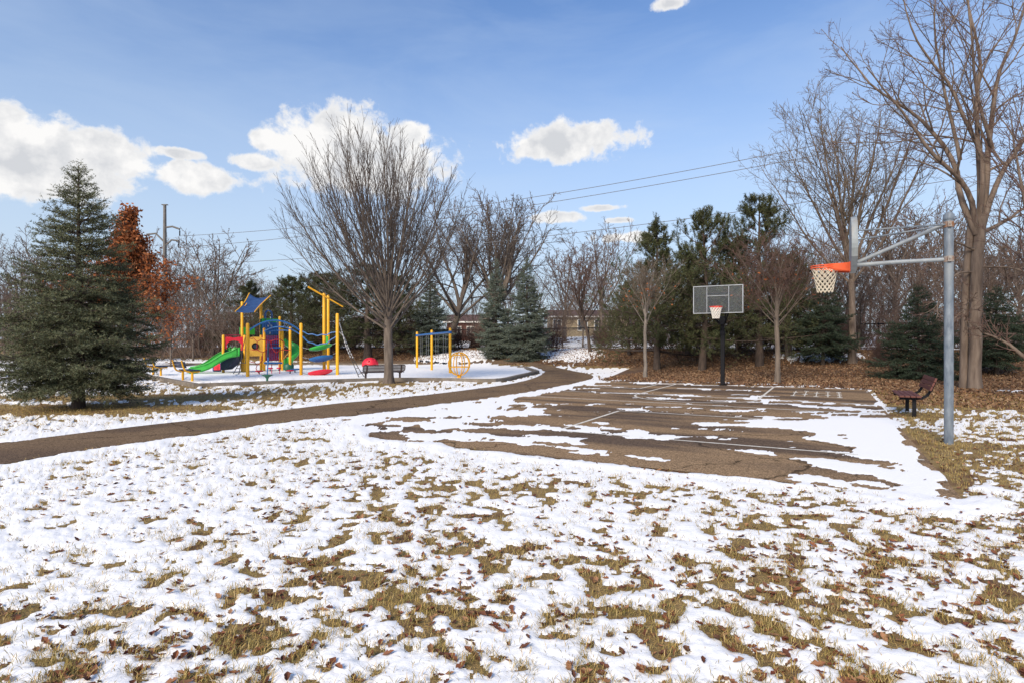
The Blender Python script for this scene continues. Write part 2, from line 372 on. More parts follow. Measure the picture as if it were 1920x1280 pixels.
def snow_mat():
    m = bpy.data.materials.new('crusted_snow'); m.use_nodes = True; nt = m.node_tree; N = nt.nodes.new; L = nt.links.new
    p = nt.nodes['Principled BSDF']; p.inputs['Roughness'].default_value = 0.75; p.inputs['Specular IOR Level'].default_value = 0.25
    tc = N('ShaderNodeTexCoord')
    n = N('ShaderNodeTexNoise'); n.inputs['Scale'].default_value = 28; n.inputs['Detail'].default_value = 6; L(tc.outputs['Object'], n.inputs['Vector'])
    n2 = N('ShaderNodeTexNoise'); n2.inputs['Scale'].default_value = 130; n2.inputs['Detail'].default_value = 3; L(tc.outputs['Object'], n2.inputs['Vector'])
    ad = N('ShaderNodeMath'); ad.operation = 'MULTIPLY_ADD'; L(n2.outputs[0], ad.inputs[0]); ad.inputs[1].default_value = 0.3; L(n.outputs[0], ad.inputs[2])
    b = N('ShaderNodeBump'); b.inputs['Distance'].default_value = 0.007; b.inputs['Strength'].default_value = 0.7; L(ad.outputs[0], b.inputs['Height']); L(b.outputs[0], p.inputs['Normal'])
    n3 = N('ShaderNodeTexNoise'); n3.inputs['Scale'].default_value = 45; n3.inputs['Detail'].default_value = 5; L(tc.outputs['Object'], n3.inputs['Vector'])
    r = N('ShaderNodeMapRange'); L(n3.outputs[0], r.inputs[0]); r.inputs[1].default_value = 0.60; r.inputs[2].default_value = 0.78; r.inputs[4].default_value = 0.75
    mx = N('ShaderNodeMix'); mx.data_type = 'RGBA'; L(r.outputs[0], mx.inputs['Factor'])
    mx.inputs['A'].default_value = (0.88, 0.875, 0.865, 1); mx.inputs['B'].default_value = (0.68, 0.63, 0.55, 1); L(mx.outputs['Result'], p.inputs['Base Color'])
    return m
M['snow'] = snow_mat()

def asphalt_mat(name, dry, wet, ang, stretch, thr):
    m = bpy.data.materials.new(name); m.use_nodes = True; nt = m.node_tree; N = nt.nodes.new; L = nt.links.new
    p = nt.nodes['Principled BSDF']; tc = N('ShaderNodeTexCoord')
    mp = N('ShaderNodeMapping'); mp.inputs['Rotation'].default_value = (0, 0, ang); L(tc.outputs['Object'], mp.inputs[0])
    ms = N('ShaderNodeMapping'); ms.inputs['Scale'].default_value = stretch; L(mp.outputs[0], ms.inputs[0])
    nb = N('ShaderNodeTexNoise'); nb.inputs['Scale'].default_value = 1.0; nb.inputs['Detail'].default_value = 4; nb.inputs['Roughness'].default_value = 0.5; L(ms.outputs[0], nb.inputs['Vector'])
    r = N('ShaderNodeMapRange'); L(nb.outputs[0], r.inputs[0]); r.inputs[1].default_value = thr - 0.07; r.inputs[2].default_value = thr + 0.07
    mx = N('ShaderNodeMix'); mx.data_type = 'RGBA'; L(r.outputs[0], mx.inputs['Factor']); mx.inputs['A'].default_value = (*wet, 1); mx.inputs['B'].default_value = (*dry, 1)
    nf = N('ShaderNodeTexVoronoi'); nf.inputs['Scale'].default_value = 75; L(tc.outputs['Object'], nf.inputs['Vector'])
    sp = N('ShaderNodeSeparateColor'); L(nf.outputs['Color'], sp.inputs[0])
    rf = N('ShaderNodeMapRange'); L(sp.outputs[0], rf.inputs[0]); rf.inputs[3].default_value = 0.45; rf.inputs[4].default_value = 1.6
    mu = N('ShaderNodeMix'); mu.data_type = 'RGBA'; mu.blend_type = 'MULTIPLY'; mu.inputs['Factor'].default_value = 1
    L(mx.outputs['Result'], mu.inputs['A']); L(rf.outputs[0], mu.inputs['B']); L(mu.outputs['Result'], p.inputs['Base Color'])
    vc = N('ShaderNodeTexVoronoi'); vc.feature = 'DISTANCE_TO_EDGE'; vc.inputs['Scale'].default_value = 0.33; nw = N('ShaderNodeTexNoise'); nw.inputs['Scale'].default_value = 1.6; nw.inputs['Detail'].default_value = 6; L(tc.outputs['Object'], nw.inputs['Vector'])
    wv = N('ShaderNodeVectorMath'); wv.operation = 'MULTIPLY_ADD'; L(nw.outputs['Color'], wv.inputs[0]); wv.inputs[1].default_value = (1.1, 1.1, 0); L(tc.outputs['Object'], wv.inputs[2]); L(wv.outputs[0], vc.inputs['Vector'])
    ck = N('ShaderNodeMapRange'); L(vc.outputs['Distance'], ck.inputs[0]); ck.inputs[1].default_value = 0.002; ck.inputs[2].default_value = 0.007; ck.inputs[3].default_value = 0.35; ck.inputs[4].default_value = 1.0
    mk = N('ShaderNodeMix'); mk.data_type = 'RGBA'; mk.blend_type = 'MULTIPLY'; mk.inputs['Factor'].default_value = 1; L(mu.outputs['Result'], mk.inputs['A']); L(ck.outputs[0], mk.inputs['B']); L(mk.outputs['Result'], p.inputs['Base Color'])
    rr = N('ShaderNodeMapRange'); L(r.outputs[0], rr.inputs[0]); rr.inputs[3].default_value = 0.75; rr.inputs[4].default_value = 0.98; L(rr.outputs[0], p.inputs['Roughness'])
    p.inputs['Specular IOR Level'].default_value = 0.06
    b = N('ShaderNodeBump'); b.inputs['Distance'].default_value = 0.006; L(nf.outputs['Distance'], b.inputs['Height']); L(b.outputs[0], p.inputs['Normal'])
    return m
M['court'] = asphalt_mat('court_asphalt', (0.265, 0.178, 0.105), (0.118, 0.082, 0.058), math.atan2(0.485, 0.874), (0.16, 0.85, 1), 0.47)
M['path'] = asphalt_mat('path_asphalt', (0.180, 0.122, 0.076), (0.125, 0.085, 0.057), 0.0, (0.5, 0.5, 1), 0.44)

# ------------------------------------------------------------------ ground
def smooth_line(pts, sub=4, closed=False):
    out = []; n = len(pts)
    for i in range(n if closed else n - 1):
        g = lambda k: np.array(pts[k % n] if closed else pts[min(max(k, 0), n - 1)], float)
        p0, p1, p2, p3 = g(i - 1), g(i), g(i + 1), g(i + 2)
        for s in range(sub):
            t = s / sub
            out.append(tuple(0.5 * (2 * p1 + (p2 - p0) * t + (2 * p0 - 5 * p1 + 4 * p2 - p3) * t * t + (3 * p1 - p0 - 3 * p2 + p3) * t ** 3)))
    if not closed: out.append(tuple(pts[-1]))
    return out

def ground_sheet():
    dv = np.concatenate([[-700, -250, -90, -40, -20], np.arange(-10, 30, 4.0), np.arange(30, 50, 0.5), np.arange(50, 96, 1.5), [100, 130, 200, 400, 900]])
    uv = np.concatenate([[-900, -400, -200, -120], np.arange(-90, 91, 6.0), [120, 200, 400, 900]])
    uu, dd = np.meshgrid(uv, dv); X = uu * U[0] + dd * D[0]; Y = uu * U[1] + dd * D[1]
    nv, nu = uu.shape; i = np.arange(nv * nu).reshape(nv, nu)
    q = np.stack([i[:-1, :-1], i[:-1, 1:], i[1:, 1:], i[1:, :-1]], -1).reshape(-1, 4)
    o = npmesh('lawn', np.stack([X, Y, gz(X, Y)], -1), [q], M['lawn'], smooth=True); tag(o, kind='structure')
    # leaf-covered soil along the far side, over the bank and under the trees
    d2 = np.concatenate([np.arange(24.3, 32, 0.9), np.arange(32, 50, 0.5), np.arange(50, 96, 1.5), [110, 150]])
    u2 = np.linspace(-80, 70, 90)
    uu, dd = np.meshgrid(u2, d2)
    near = np.where(uu < -11, 36.0, np.where(uu > 1.6, 18.6, 24.4)) + 0.5 * fbm(uu * 0.4, dd * 0 + 3.3, 5)
    near = np.where((uu > -11) & (uu < -9), 24.4 + (36 - 24.4) * (-9 - uu) / 2, near)
    dd = np.maximum(dd, near); dd = np.where(dd <= near, near - (d2.size - np.arange(d2.size))[:, None] * 1e-3 * 0, dd)
    X = uu * U[0] + dd * D[0]; Y = uu * U[1] + dd * D[1]
    nv, nu = uu.shape; i = np.arange(nv * nu).reshape(nv, nu)
    q = np.stack([i[:-1, :-1], i[:-1, 1:], i[1:, 1:], i[1:, :-1]], -1).reshape(-1, 4)
    P = np.stack([X, Y, gz(X, Y) + 0.004], -1).reshape(-1, 3)
    ar = np.linalg.norm(np.cross(P[q[:, 1]] - P[q[:, 0]], P[q[:, 3]] - P[q[:, 0]]), axis=1) + np.linalg.norm(np.cross(P[q[:, 3]] - P[q[:, 2]], P[q[:, 1]] - P[q[:, 2]]), axis=1)
    o = npmesh('leafy_bank', P, [q[ar > 1e-4]], M['bank'], smooth=True); tag(o, kind='structure')
ground_sheet()

path_up = [(-260, 852), (0, 830), (130, 814), (255, 799), (474, 775), (640, 755), (700, 750), (840, 735), (971, 716.5), (1017, 701), (1016, 693), (985, 688.2)]
path_lo = [(-260, 925), (0, 871), (100, 853), (219, 835), (405, 809.5), (540, 790), (700, 775), (800, 760), (946, 741), (1090, 715), (1112, 704), (1080, 696), (1030, 690), (970, 685.5)]
up = smooth_line([G(*p) for p in path_up], 5); lo = smooth_line([G(*p) for p in path_lo], 5)
up += [(-14.0, 46.2), (-30, 47.5)]; lo += [(-14.0, 48.6), (-30, 50)]
PATH = up + lo[::-1]
def flat_sheet(name, poly, z, m, kind='structure'):
    import bmesh
    bm = bmesh.new(); vs = [bm.verts.new((x, y, z)) for x, y in poly]; es = [bm.edges.new((vs[i], vs[(i + 1) % len(vs)])) for i in range(len(vs))]
    bmesh.ops.triangle_fill(bm, use_beauty=True, edges=es)
    for f in bm.faces:
        if f.normal.z < 0: f.normal_flip()
    me = bpy.data.meshes.new(name); bm.to_mesh(me); bm.free(); me.materials.append(m)
    o = link(name, me); tag(o, kind=kind); return o
def strip_sheet(name, a, b, z, m):
    n = 90
    def res(l):
        l = np.array(l); s = np.concatenate([[0], np.cumsum(np.hypot(*np.diff(l, axis=0).T))]); t = np.linspace(0, s[-1], n)
        return np.stack([np.interp(t, s, l[:, 0]), np.interp(t, s, l[:, 1])], -1)
    A, B = res(a), res(b); W = 5
    V = np.stack([A + (B - A) * w for w in np.linspace(0, 1, W)], 1)
    Z = np.maximum(z, gz(V[..., 0], V[..., 1]) + z)
    V = np.concatenate([V, Z[..., None]], -1)
    i = np.arange(n * W).reshape(n, W)
    q = np.stack([i[:-1, :-1], i[:-1, 1:], i[1:, 1:], i[1:, :-1]], -1).reshape(-1, 4)[:, ::-1]
    return tag(npmesh(name, V, [q], m, smooth=True), kind='structure')
strip_sheet('asphalt_path', up, lo, 0.008, M['path'])

CU0, CU1, CD0, CD1 = -9.3, 1.25, 7.5, 24.25
COURT = [ud(CU0, CD0 + 1.5), ud(CU0 + 2.5, CD0), ud(CU1, CD0), ud(CU1, CD1), ud(-9.0, CD1 + 0.4)]
flat_sheet('asphalt_court', COURT, 0.012, M['court'])

def court_lines():
    z = 0.016; w = 0.07
    def line(pts, name='painted_line', ww=w):
        mb = MB(); pts = [Vector((*p, z)) for p in pts]
        L_, R_ = [], []
        for i, p in enumerate(pts):
            t = (pts[min(i + 1, len(pts) - 1)] - pts[max(i - 1, 0)]).normalized(); n = Vector((-t.y, t.x, 0))
            L_.append(p + n * ww / 2); R_.append(p - n * ww / 2)
        mb.add(L_ + R_, [(len(pts) + i, len(pts) + i + 1, i + 1, i) for i in range(len(pts) - 1)])
        o = mb.build(name, M['paint']); tag(o, kind='structure'); return o
    hu = -3.64
    line([ud(hu + 1.83, 23.9), ud(hu + 1.83, 18.4), ]); line([ud(hu - 1.83, 23.9), ud(hu - 1.83, 18.4)])
    line([ud(-9.0, 18.4), ud(1.2, 18.4)], ww=0.06)
    line([ud(hu + 1.83 * cos(a), 18.36 - 1.83 * sin(a)) for a in np.linspace(0.03, pi - 0.03, 28)])
    line([ud(-8.9, 16.05), ud(1.2, 15.85)])
    line([ud(1.2, 13.6), ud(-4.5, 13.6)]); line([ud(-4.5, 13.55), ud(-4.5, 9.95)]); line([ud(-4.45, 9.9), ud(1.2, 9.9)])
    line([ud(-6.1, 23.2), ud(-6.1, 20.8)]); line([ud(-6.15, 20.75), ud(-7.9, 20.75)])
    # number grid painted at the far right corner
    for k in range(5): line([ud(-0.97 + k * 0.325, 20.2), ud(-0.97 + k * 0.325, 22.4)], ww=0.035)
    for k in range(4): line([ud(-0.97, 20.2 + k * 0.733), ud(0.33, 20.2 + k * 0.733)], ww=0.045)
    for k in range(5):
        for j in range(4):
            if (k + j) % 2 == 0 or k == 4:
                u0, d0 = -0.97 + k * 0.325, 20.2 + j * 0.733
                mb = MB(); e = 0.07; f = 0.11
                mb.add([Vector((*ud(u0 + a, d0 + b), z + 0.004)) for a, b in ((-e, -f), (e, -f), (e, f), (-e, f))], [(0, 1, 2, 3)])
                tag(mb.build('painted_square', M['paint']), kind='structure')
court_lines()

# playground border and surface
kerb_px = [(266, 706), (368, 725.7), (430, 723.5), (540, 719.5), (640, 716.5), (734, 714), (830, 714.5), (927, 716), (971, 708), (1008, 699)]
kpts = [G(*p) for p in kerb_px] + [(0.9, 38.5), (-1.6, 42.0), (-8, 43.8), (-16, 44.6), (-24, 43.0), (-27, 38.0)]
KERB = smooth_line(kpts[2:10], 4) + kpts[10:] + kpts[:2]
def build_kerb():
    n = len(KERB); pts = [Vector((*p, 0)) for p in KERB]; w = 0.2; h = 0.16; mb = MB(); vs = []
    for i in range(n):
        t = (pts[(i + 1) % n] - pts[i - 1]).normalized(); nn = Vector((-t.y, t.x, 0))
        a = pts[i] - nn * w / 2; b = pts[i] + nn * w / 2
        vs += [a, a + Vector((0, 0, h - 0.015)), a + nn * 0.015 + Vector((0, 0, h)), b - nn * 0.015 + Vector((0, 0, h)), b + Vector((0, 0, h - 0.015)), b]
    fs = []
    for i in range(n):
        j = (i + 1) % n
        for k in range(5): fs.append((i * 6 + k, j * 6 + k, j * 6 + k + 1, i * 6 + k + 1))
    mb.add(vs, fs); tag(mb.build('playground_kerb', M['kerb']), kind='structure')
    flat_sheet('playground_surface', KERB, 0.02, M['dirt'])
build_kerb()

# ------------------------------------------------------------------ snow
def strokes_px(lst):
    return [(to_ud(*G(a, b)), to_ud(*G(c, d)), w) for a, b, c, d, w in lst]
COURT_SNOW = strokes_px([
    (1420, 790, 1650, 793, 0.42), (1400, 781, 1560, 786, 0.22), (1480, 800, 1690, 812, 0.5), (1290, 803, 1380, 808, 0.18), (1340, 795, 1420, 797, 0.2),
    (1520, 832, 1640, 838, 0.10), (1535, 845, 1660, 852, 0.11), (1140, 814, 1240, 819, 0.16), (1230, 818, 1350, 820, 0.16), (1230, 836, 1320, 838, 0.10), (1290, 836, 1400, 846, 0.14),
    (1120, 848, 1225, 860, 0.2), (1222, 763, 1300, 765, 0.18), (1356, 770, 1400, 769, 0.2), (1290, 757, 1460, 768, 0.12), (1115, 735, 1260, 739, 0.22), (1275, 742, 1400, 746, 0.22), (1400, 747, 1650, 761, 0.22),
    (1190, 745, 1350, 751, 0.25), (1360, 752, 1480, 756, 0.16), (1480, 758, 1620, 768, 0.3), (1308, 729, 1385, 731, 0.4), (1140, 717, 1450, 725, 0.3), (1120, 713, 1200, 716, 0.5), (1370, 739, 1430, 742, 0.2),
    (1500, 771, 1656, 777, 0.18), (1150, 766, 1340, 778, 0.09), (1560, 866, 1660, 885, 0.16), (1600, 880, 1720, 905, 0.30), (1520, 902, 1660, 905, 0.14),
    (780, 776, 990, 772, 0.5), (900, 765, 1030, 778, 0.22), (740, 795, 900, 790, 0.28), (860, 800, 1025, 803, 0.3), (990, 792, 1090, 800, 0.12), (950, 826, 1120, 846, 0.16),
    (1065, 808, 1240, 824, 0.22), (880, 815, 1020, 828, 0.25), (1020, 818, 1060, 822, 0.18), (1160, 803, 1200, 810, 0.12), (985, 754, 1045, 758, 0.16), (760, 812, 880, 822, 0.25), (1120, 757, 1180, 758, 0.1),
    (1150, 769, 1200, 767, 0.12), (1110, 793, 1140, 790, 0.08), (1130, 722, 1180, 727, 0.12), (1105, 728, 1190, 729, 0.12),
])
def snow_t(X, Y):
    X = np.asarray(X, float); Y = np.asarray(Y, float); u, d = to_ud(X, Y)
    n1 = fbm(X * 1.5 + 0.4 * Y, Y * 1.15, 11, 2); n2 = fbm(X * 4.3, Y * 3.6, 23, 2); n3 = fbm(X * 12, Y * 11, 37, 2); n0 = perlin(X * 0.33, Y * 0.4, 3)
    n4 = fbm(X * 5.4 + Y * 2.2, Y * 6.4 - X * 1.2, 131, 2); n5 = fbm(X * 19, Y * 17, 171, 2); mixn = 0.20 * n1 + 0.42 * n2 + 0.36 * n4 + 0.24 * n3 + 0.10 * n5
    # open lawn, thinner towards the right and in the middle distance
    cover = 0.13 + 0.12 * n0 - 0.10 * sstep(-0.5, 3.0, X) * (1 - sstep(6.2, 8, Y)) - 0.06 * np.exp(-((X + 0.6) / 2.2) ** 2 - ((Y - 5.6) / 2.2) ** 2)
    cover = cover + 0.16 * np.exp(-((X + 4.2) / 1.8) ** 2 - ((Y - 4.2) / 2.0) ** 2)
    t = 0.042 * (cover + mixn)
    # strip of clean snow along the path and round the court
    sp = sdf(PATH, X, Y); sc = sdf(COURT, X, Y); sk = sdf(KERB, X, Y)
    edge = 0.07 * n2 + 0.05 * n3 + 0.10 * n1
    t = t + 0.05 * (1 - sstep(0.15, 0.75, sp + 0.5 * n1)) * (d < 22)
    t = t + 0.05 * (1 - sstep(0.1, 0.5, sc + 0.5 * n1 + 0.25 * n2)) * (d < 8.5)
    # between path and court
    t = t + 0.045 * (sp < 1.3) * (sc < 1.5) * (d > 9) * (d < 29)
    # bare ground under the left spruce, round the trunks and on the slope above the path
    def bare(cx, cy, rx, ry, k=0.09, pw=1.0):
        nonlocal t
        q = ((X - cx) / rx) ** 2 + ((Y - cy) / ry) ** 2
        t = t - k * np.exp(-q ** pw)
    bare(-11.4, 14.5, 3.2, 0.85, 0.08); bare(-12.5, 17.6, 4.5, 1.0, 0.03); bare(-5.22, 23.6, 1.1, 0.7, 0.06); bare(-8, 19.5, 6, 3.2, 0.012); bare(-1.9, 10.5, 3, 1.5, 0.0)
    bare(9.5, 13.2, 0.7, 0.4, 0.06); bare(7.3, 9.2, 0.6, 0.25, 0.05); bare(7.15, 9.45, 0.22, 0.22, 0.1)
    # leaf strip beside the court
    st = seg_dist(X, Y, G(1695, 806), G(1722, 850)); t = t - 0.11 * np.exp(-(st / 0.30) ** 2)
    st = seg_dist(X, Y, G(1722, 850), G(1765, 925)); t = t - 0.11 * np.exp(-(st / 0.26) ** 2)
    # right-hand lawn: streaky
    t = t - 0.008 * sstep(4.5, 6.5, X) * (d < 18)
    # court
    nu_ = fbm(u * 0.8 + 0.5 * n0, d * 1.5 + 0.6 * n1, 51, 3); nf = fbm(u * 2.4, d * 3.8, 77, 3)
    best = np.full(X.shape, -1.0)
    for (a, b, w) in COURT_SNOW:
        au, ad = a; bu, bd = b
        dist = seg_dist(u * 0.55, d * 1.0, (au * 0.55, ad), (bu * 0.55, bd))
        best = np.maximum(best, w - dist)
    best = np.maximum(best, (u + 0.20 - 0.75 * (1 - sstep(9.0, 11.0, d))) * 0.5 - 0.9 * (d > 15.2))                                   # drift along the right edge
    best = np.maximum(best, (-6.2 - u) * 0.09 - 0.03 - 0.5 * (d > 14.5))                             # streaks at the left end
    best = np.maximum(best, 0.55 - 0.62 * np.maximum(sp, 0))                                         # strip left between path and court
    best = np.maximum(best, 0.28 - np.abs(d - 24.25) - 0.3 * sstep(-2.0, -1.0, u))
    tc = np.clip(0.10 * (best + 0.04 * sstep(-3, 0, u) + 0.015 + 0.075 * sstep(15, 17, d) + 0.24 * nu_ + 0.12 * nf + 0.05 * n3 + 0.10 * n1), -0.06, 0.018)
    w = sstep(-0.12, 0.12, sc + 0.12 * nu_)
    t = tc * (1 - w) + t * w
    # path stays clear
    pc = np.clip(0.20 * (sp + edge), -0.06, 0.2); t = np.minimum(t, pc)
    # leaf litter zones: far side of the court, right-hand trees, bank
    lim = np.where(u < -9.2, 35.0, np.where(u > 1.4, 18.2, 24.55)); lim = np.where((u >= -10.6) & (u < -9.2), 35 - (u + 10.6) / 1.4 * 10.4, lim)
    inz = sstep(-0.25, 0.5, d - lim + 0.55 * n0 + 0.25 * n1)
    tb = -0.05 + 0.03 * (n1 + n2)
    tb = np.maximum(tb, 0.03 - 0.10 * np.abs(d - 25.6 - 0.5 * n0) + 0.03 * n2 - 0.04 * sstep(-1, 2, u))
    tb = np.maximum(tb, 0.05 * (0.9 - ((X - 4.4) / 2.8) ** 2 - ((Y - 46.5) / 6.5) ** 2 + 0.8 * n2))
    tb = np.maximum(tb, 0.05 * (0.9 - ((X + 4.2) / 4.0) ** 2 - ((Y - 47.5) / 5.0) ** 2 + 0.9 * n2))
    tb = np.maximum(tb, 0.05 * (0.7 - ((X - 19.5) / 3.0) ** 2 - ((Y - 36.0) / 2.6) ** 2 + 0.9 * n2))
    tb = np.maximum(tb, 0.05 * (0.7 - ((X - 17.9) / 0.9) ** 2 - ((Y - 20.0) / 0.8) ** 2 + 0.5 * n2))
    tb = np.maximum(tb, 0.05 * (0.22 + 0.5 * n0 + 0.7 * n2 + 0.4 * n1) - 0.3 * (d < 47.5))
    t = t * (1 - inz) + tb * inz
    # playground: smooth even snow inside the kerb, none on the kerb
    tp = 0.055 + 0.010 * n1 + 0.005 * n2
    wi = sstep(0.10, 0.24, -sk)
    t = np.where(np.abs(sk) < 0.115, -0.05, np.where(sk < 0, np.minimum(tp, 0.02 + 0.3 * (-sk - 0.10) + tp * wi), t))
    t = np.where((t > 0.008) & (sk > 0), 0.008 + 0.45 * (t - 0.008), t)
    return np.clip(t, -0.05, 0.075)

def build_snow():
    rows = [1.7]
    while rows[-1] < 120:
        y = rows[-1]; rows.append(y + max(0.012, min(1.6 * y * y / 939.0, 0.9)))
    Yr = np.array(rows); tn = np.concatenate([np.linspace(-2.4, -1.06, 70)[:-1], np.linspace(-1.06, 1.06, 700), np.linspace(1.06, 2.4, 70)[1:]])
    TT, YY = np.meshgrid(tn, Yr); XX = TT * YY
    rng = np.random.default_rng(2)
    YY = YY + (rng.random(YY.shape) - 0.5) * 0.3 * np.gradient(Yr)[:, None]
    t = snow_t(XX, YY)
    Z = gz(XX, YY) + 0.005 + t
    nv, nu = XX.shape; i = np.arange(nv * nu).reshape(nv, nu)
    q = np.stack([i[:-1, :-1], i[:-1, 1:], i[1:, 1:], i[1:, :-1]], -1).reshape(-1, 4)
    keep = (t.ravel()[q] > 0.0).any(1); q = q[keep]
    used = np.unique(q); rm = np.full(nv * nu, -1, np.int64); rm[used] = np.arange(len(used))
    V = np.stack([XX, YY, Z], -1).reshape(-1, 3)[used]
    o = npmesh('snow', V, [rm[q]], M['snow'], smooth=True)
    tag(o, 'thin patchy snow lying over the lawn, court and playground', 'snow', kind='stuff')
build_snow()

# ------------------------------------------------------------------ trees
def tubes_np(P, R, s):
    N_, K, _ = P.shape
    T = np.gradient(P, axis=1); T /= np.linalg.norm(T, axis=2, keepdims=True) + 1e-9
    dd = P[:, -1] - P[:, 0]; ax = np.argmin(np.abs(dd), axis=1); ref = np.eye(3)[ax][:, None, :]
    A = np.cross(T, ref); A /= np.linalg.norm(A, axis=2, keepdims=True) + 1e-9; B = np.cross(T, A)
    th = np.arange(s) * 2 * pi / s
    V = P[:, :, None, :] + R[:, :, None, None] * (A[:, :, None, :] * np.cos(th)[None, None, :, None] + B[:, :, None, :] * np.sin(th)[None, None, :, None])
    idx = np.arange(N_ * K * s).reshape(N_, K, s); nx = np.roll(idx, -1, axis=2)
    q = np.stack([idx[:, :-1], nx[:, :-1], nx[:, 1:], idx[:, 1:]], -1).reshape(-1, 4)
    return V.reshape(-1, 3), q
class Acc:
    def __init__(s): s.v = []; s.q = []; s.t = []; s.n = 0
    def tubes(s, P, R, sides):
        v, q = tubes_np(P, R, sides); s.v.append(v); s.q.append(q + s.n); s.n += len(v)
    def tris(s, V):                      # V: [N,3,3]
        n = len(V); s.v.append(V.reshape(-1, 3)); s.t.append(np.arange(n * 3).reshape(-1, 3) + s.n); s.n += n * 3
    def quads(s, V):
        n = len(V); s.v.append(V.reshape(-1, 3)); s.q.append(np.arange(n * 4).reshape(-1, 4) + s.n); s.n += n * 4
    def build(s, name, m, parent=None, smooth=True):
        return npmesh(name, np.concatenate(s.v), [np.concatenate(s.q) if s.q else [], np.concatenate(s.t) if s.t else []], m, parent, smooth)
def norm(v): return v / (np.linalg.norm(v, axis=-1, keepdims=True) + 1e-9)
def perp(t):
    ax = np.argmin(np.abs(t), axis=-1); ref = np.eye(3)[ax]
    a = norm(np.cross(t, ref)); return a, np.cross(t, a)
def grow(rng, P, R, n, t0, t1, ang, angv, lenf, lenv, K, wob, upv, rr, rtip, tfall=0.5, absl=None, gx=None):
    N_, Kp, _ = P.shape
    L = np.linalg.norm(np.diff(P, axis=1), axis=2).sum(1)
    t = t0 + (t1 - t0) * (np.arange(n)[None] + rng.random((N_, n))) / n
    f = np.clip(t * (Kp - 1), 0, Kp - 1.001); i = f.astype(int); w = (f - i)[..., None]; r = np.arange(N_)[:, None]
    p0 = P[r, i] * (1 - w) + P[r, i + 1] * w; rad = R[r, i] * (1 - w[..., 0]) + R[r, i + 1] * w[..., 0]
    tan = norm(P[r, i + 1] - P[r, i]); a, b = perp(tan)
    ph = np.arange(n)[None] * 2.4 + rng.random((N_, 1)) * 6.28 + rng.normal(0, 0.5, (N_, n))
    an = ang + angv * rng.normal(0, 1, (N_, n))
    d = tan * np.cos(an)[..., None] + (a * np.cos(ph)[..., None] + b * np.sin(ph)[..., None]) * np.sin(an)[..., None]
    Lc = (L[:, None] * lenf if absl is None else absl) * (1 - tfall * t) * np.clip(1 + lenv * rng.normal(0, 1, (N_, n)), 0.4, 1.8)
    p = p0.reshape(-1, 3); d = d.reshape(-1, 3); st = (Lc / (K - 1)).reshape(-1, 1)
    out = [p]
    for k in range(K - 1):
        d = norm(d + wob * rng.normal(0, 1, d.shape) + np.array([0, 0, upv])); p = p + d * st; out.append(p)
    r0 = np.maximum(np.minimum(rad * rr, rad * 0.9), rtip * 1.15).reshape(-1)
    s = np.linspace(0, 1, K)
    return np.stack(out, 1), r0[:, None] * (1 - s) + rtip * s
def resample(pts, K):
    pts = np.array(smooth_line([tuple(p) for p in pts], 6)); s = np.concatenate([[0], np.cumsum(np.linalg.norm(np.diff(pts, axis=0), axis=1))])
    t = np.linspace(0, s[-1], K); return np.stack([np.interp(t, s, pts[:, c]) for c in range(3)], -1)
def limb(pts, r0, r1, K=12, pw=1.0):
    return resample(pts, K)[None], (r0 + (r1 - r0) * np.linspace(0, 1, K) ** pw)[None]
def flare(R, amt=0.5, n=2):
    R = R.copy(); R[0, 0] *= 1 + amt; R[0, 1] *= 1 + amt * 0.25; return R
def leaf_quads(rng, c, size, n_out=1.0):
    n = len(c); d = norm(rng.normal(0, 1, (n, 3))); a, b = perp(d); ph = rng.random(n)[:, None] * 6.28
    x = a * np.cos(ph) + b * np.sin(ph); y = -a * np.sin(ph) + b * np.cos(ph); s = (size * (0.6 + 0.8 * rng.random(n)))[:, None]
    q1 = np.stack([c - y * s * 0.5, c + x * s * 0.28 + d * s * 0.12, c + y * s * 0.5, c - x * s * 0.28 + d * s * 0.12], 1)
    return q1

def new_tree(name, label, loc, group=None, rz=0.0, cat='tree'): return thing(name, label, cat, loc, rz, group)

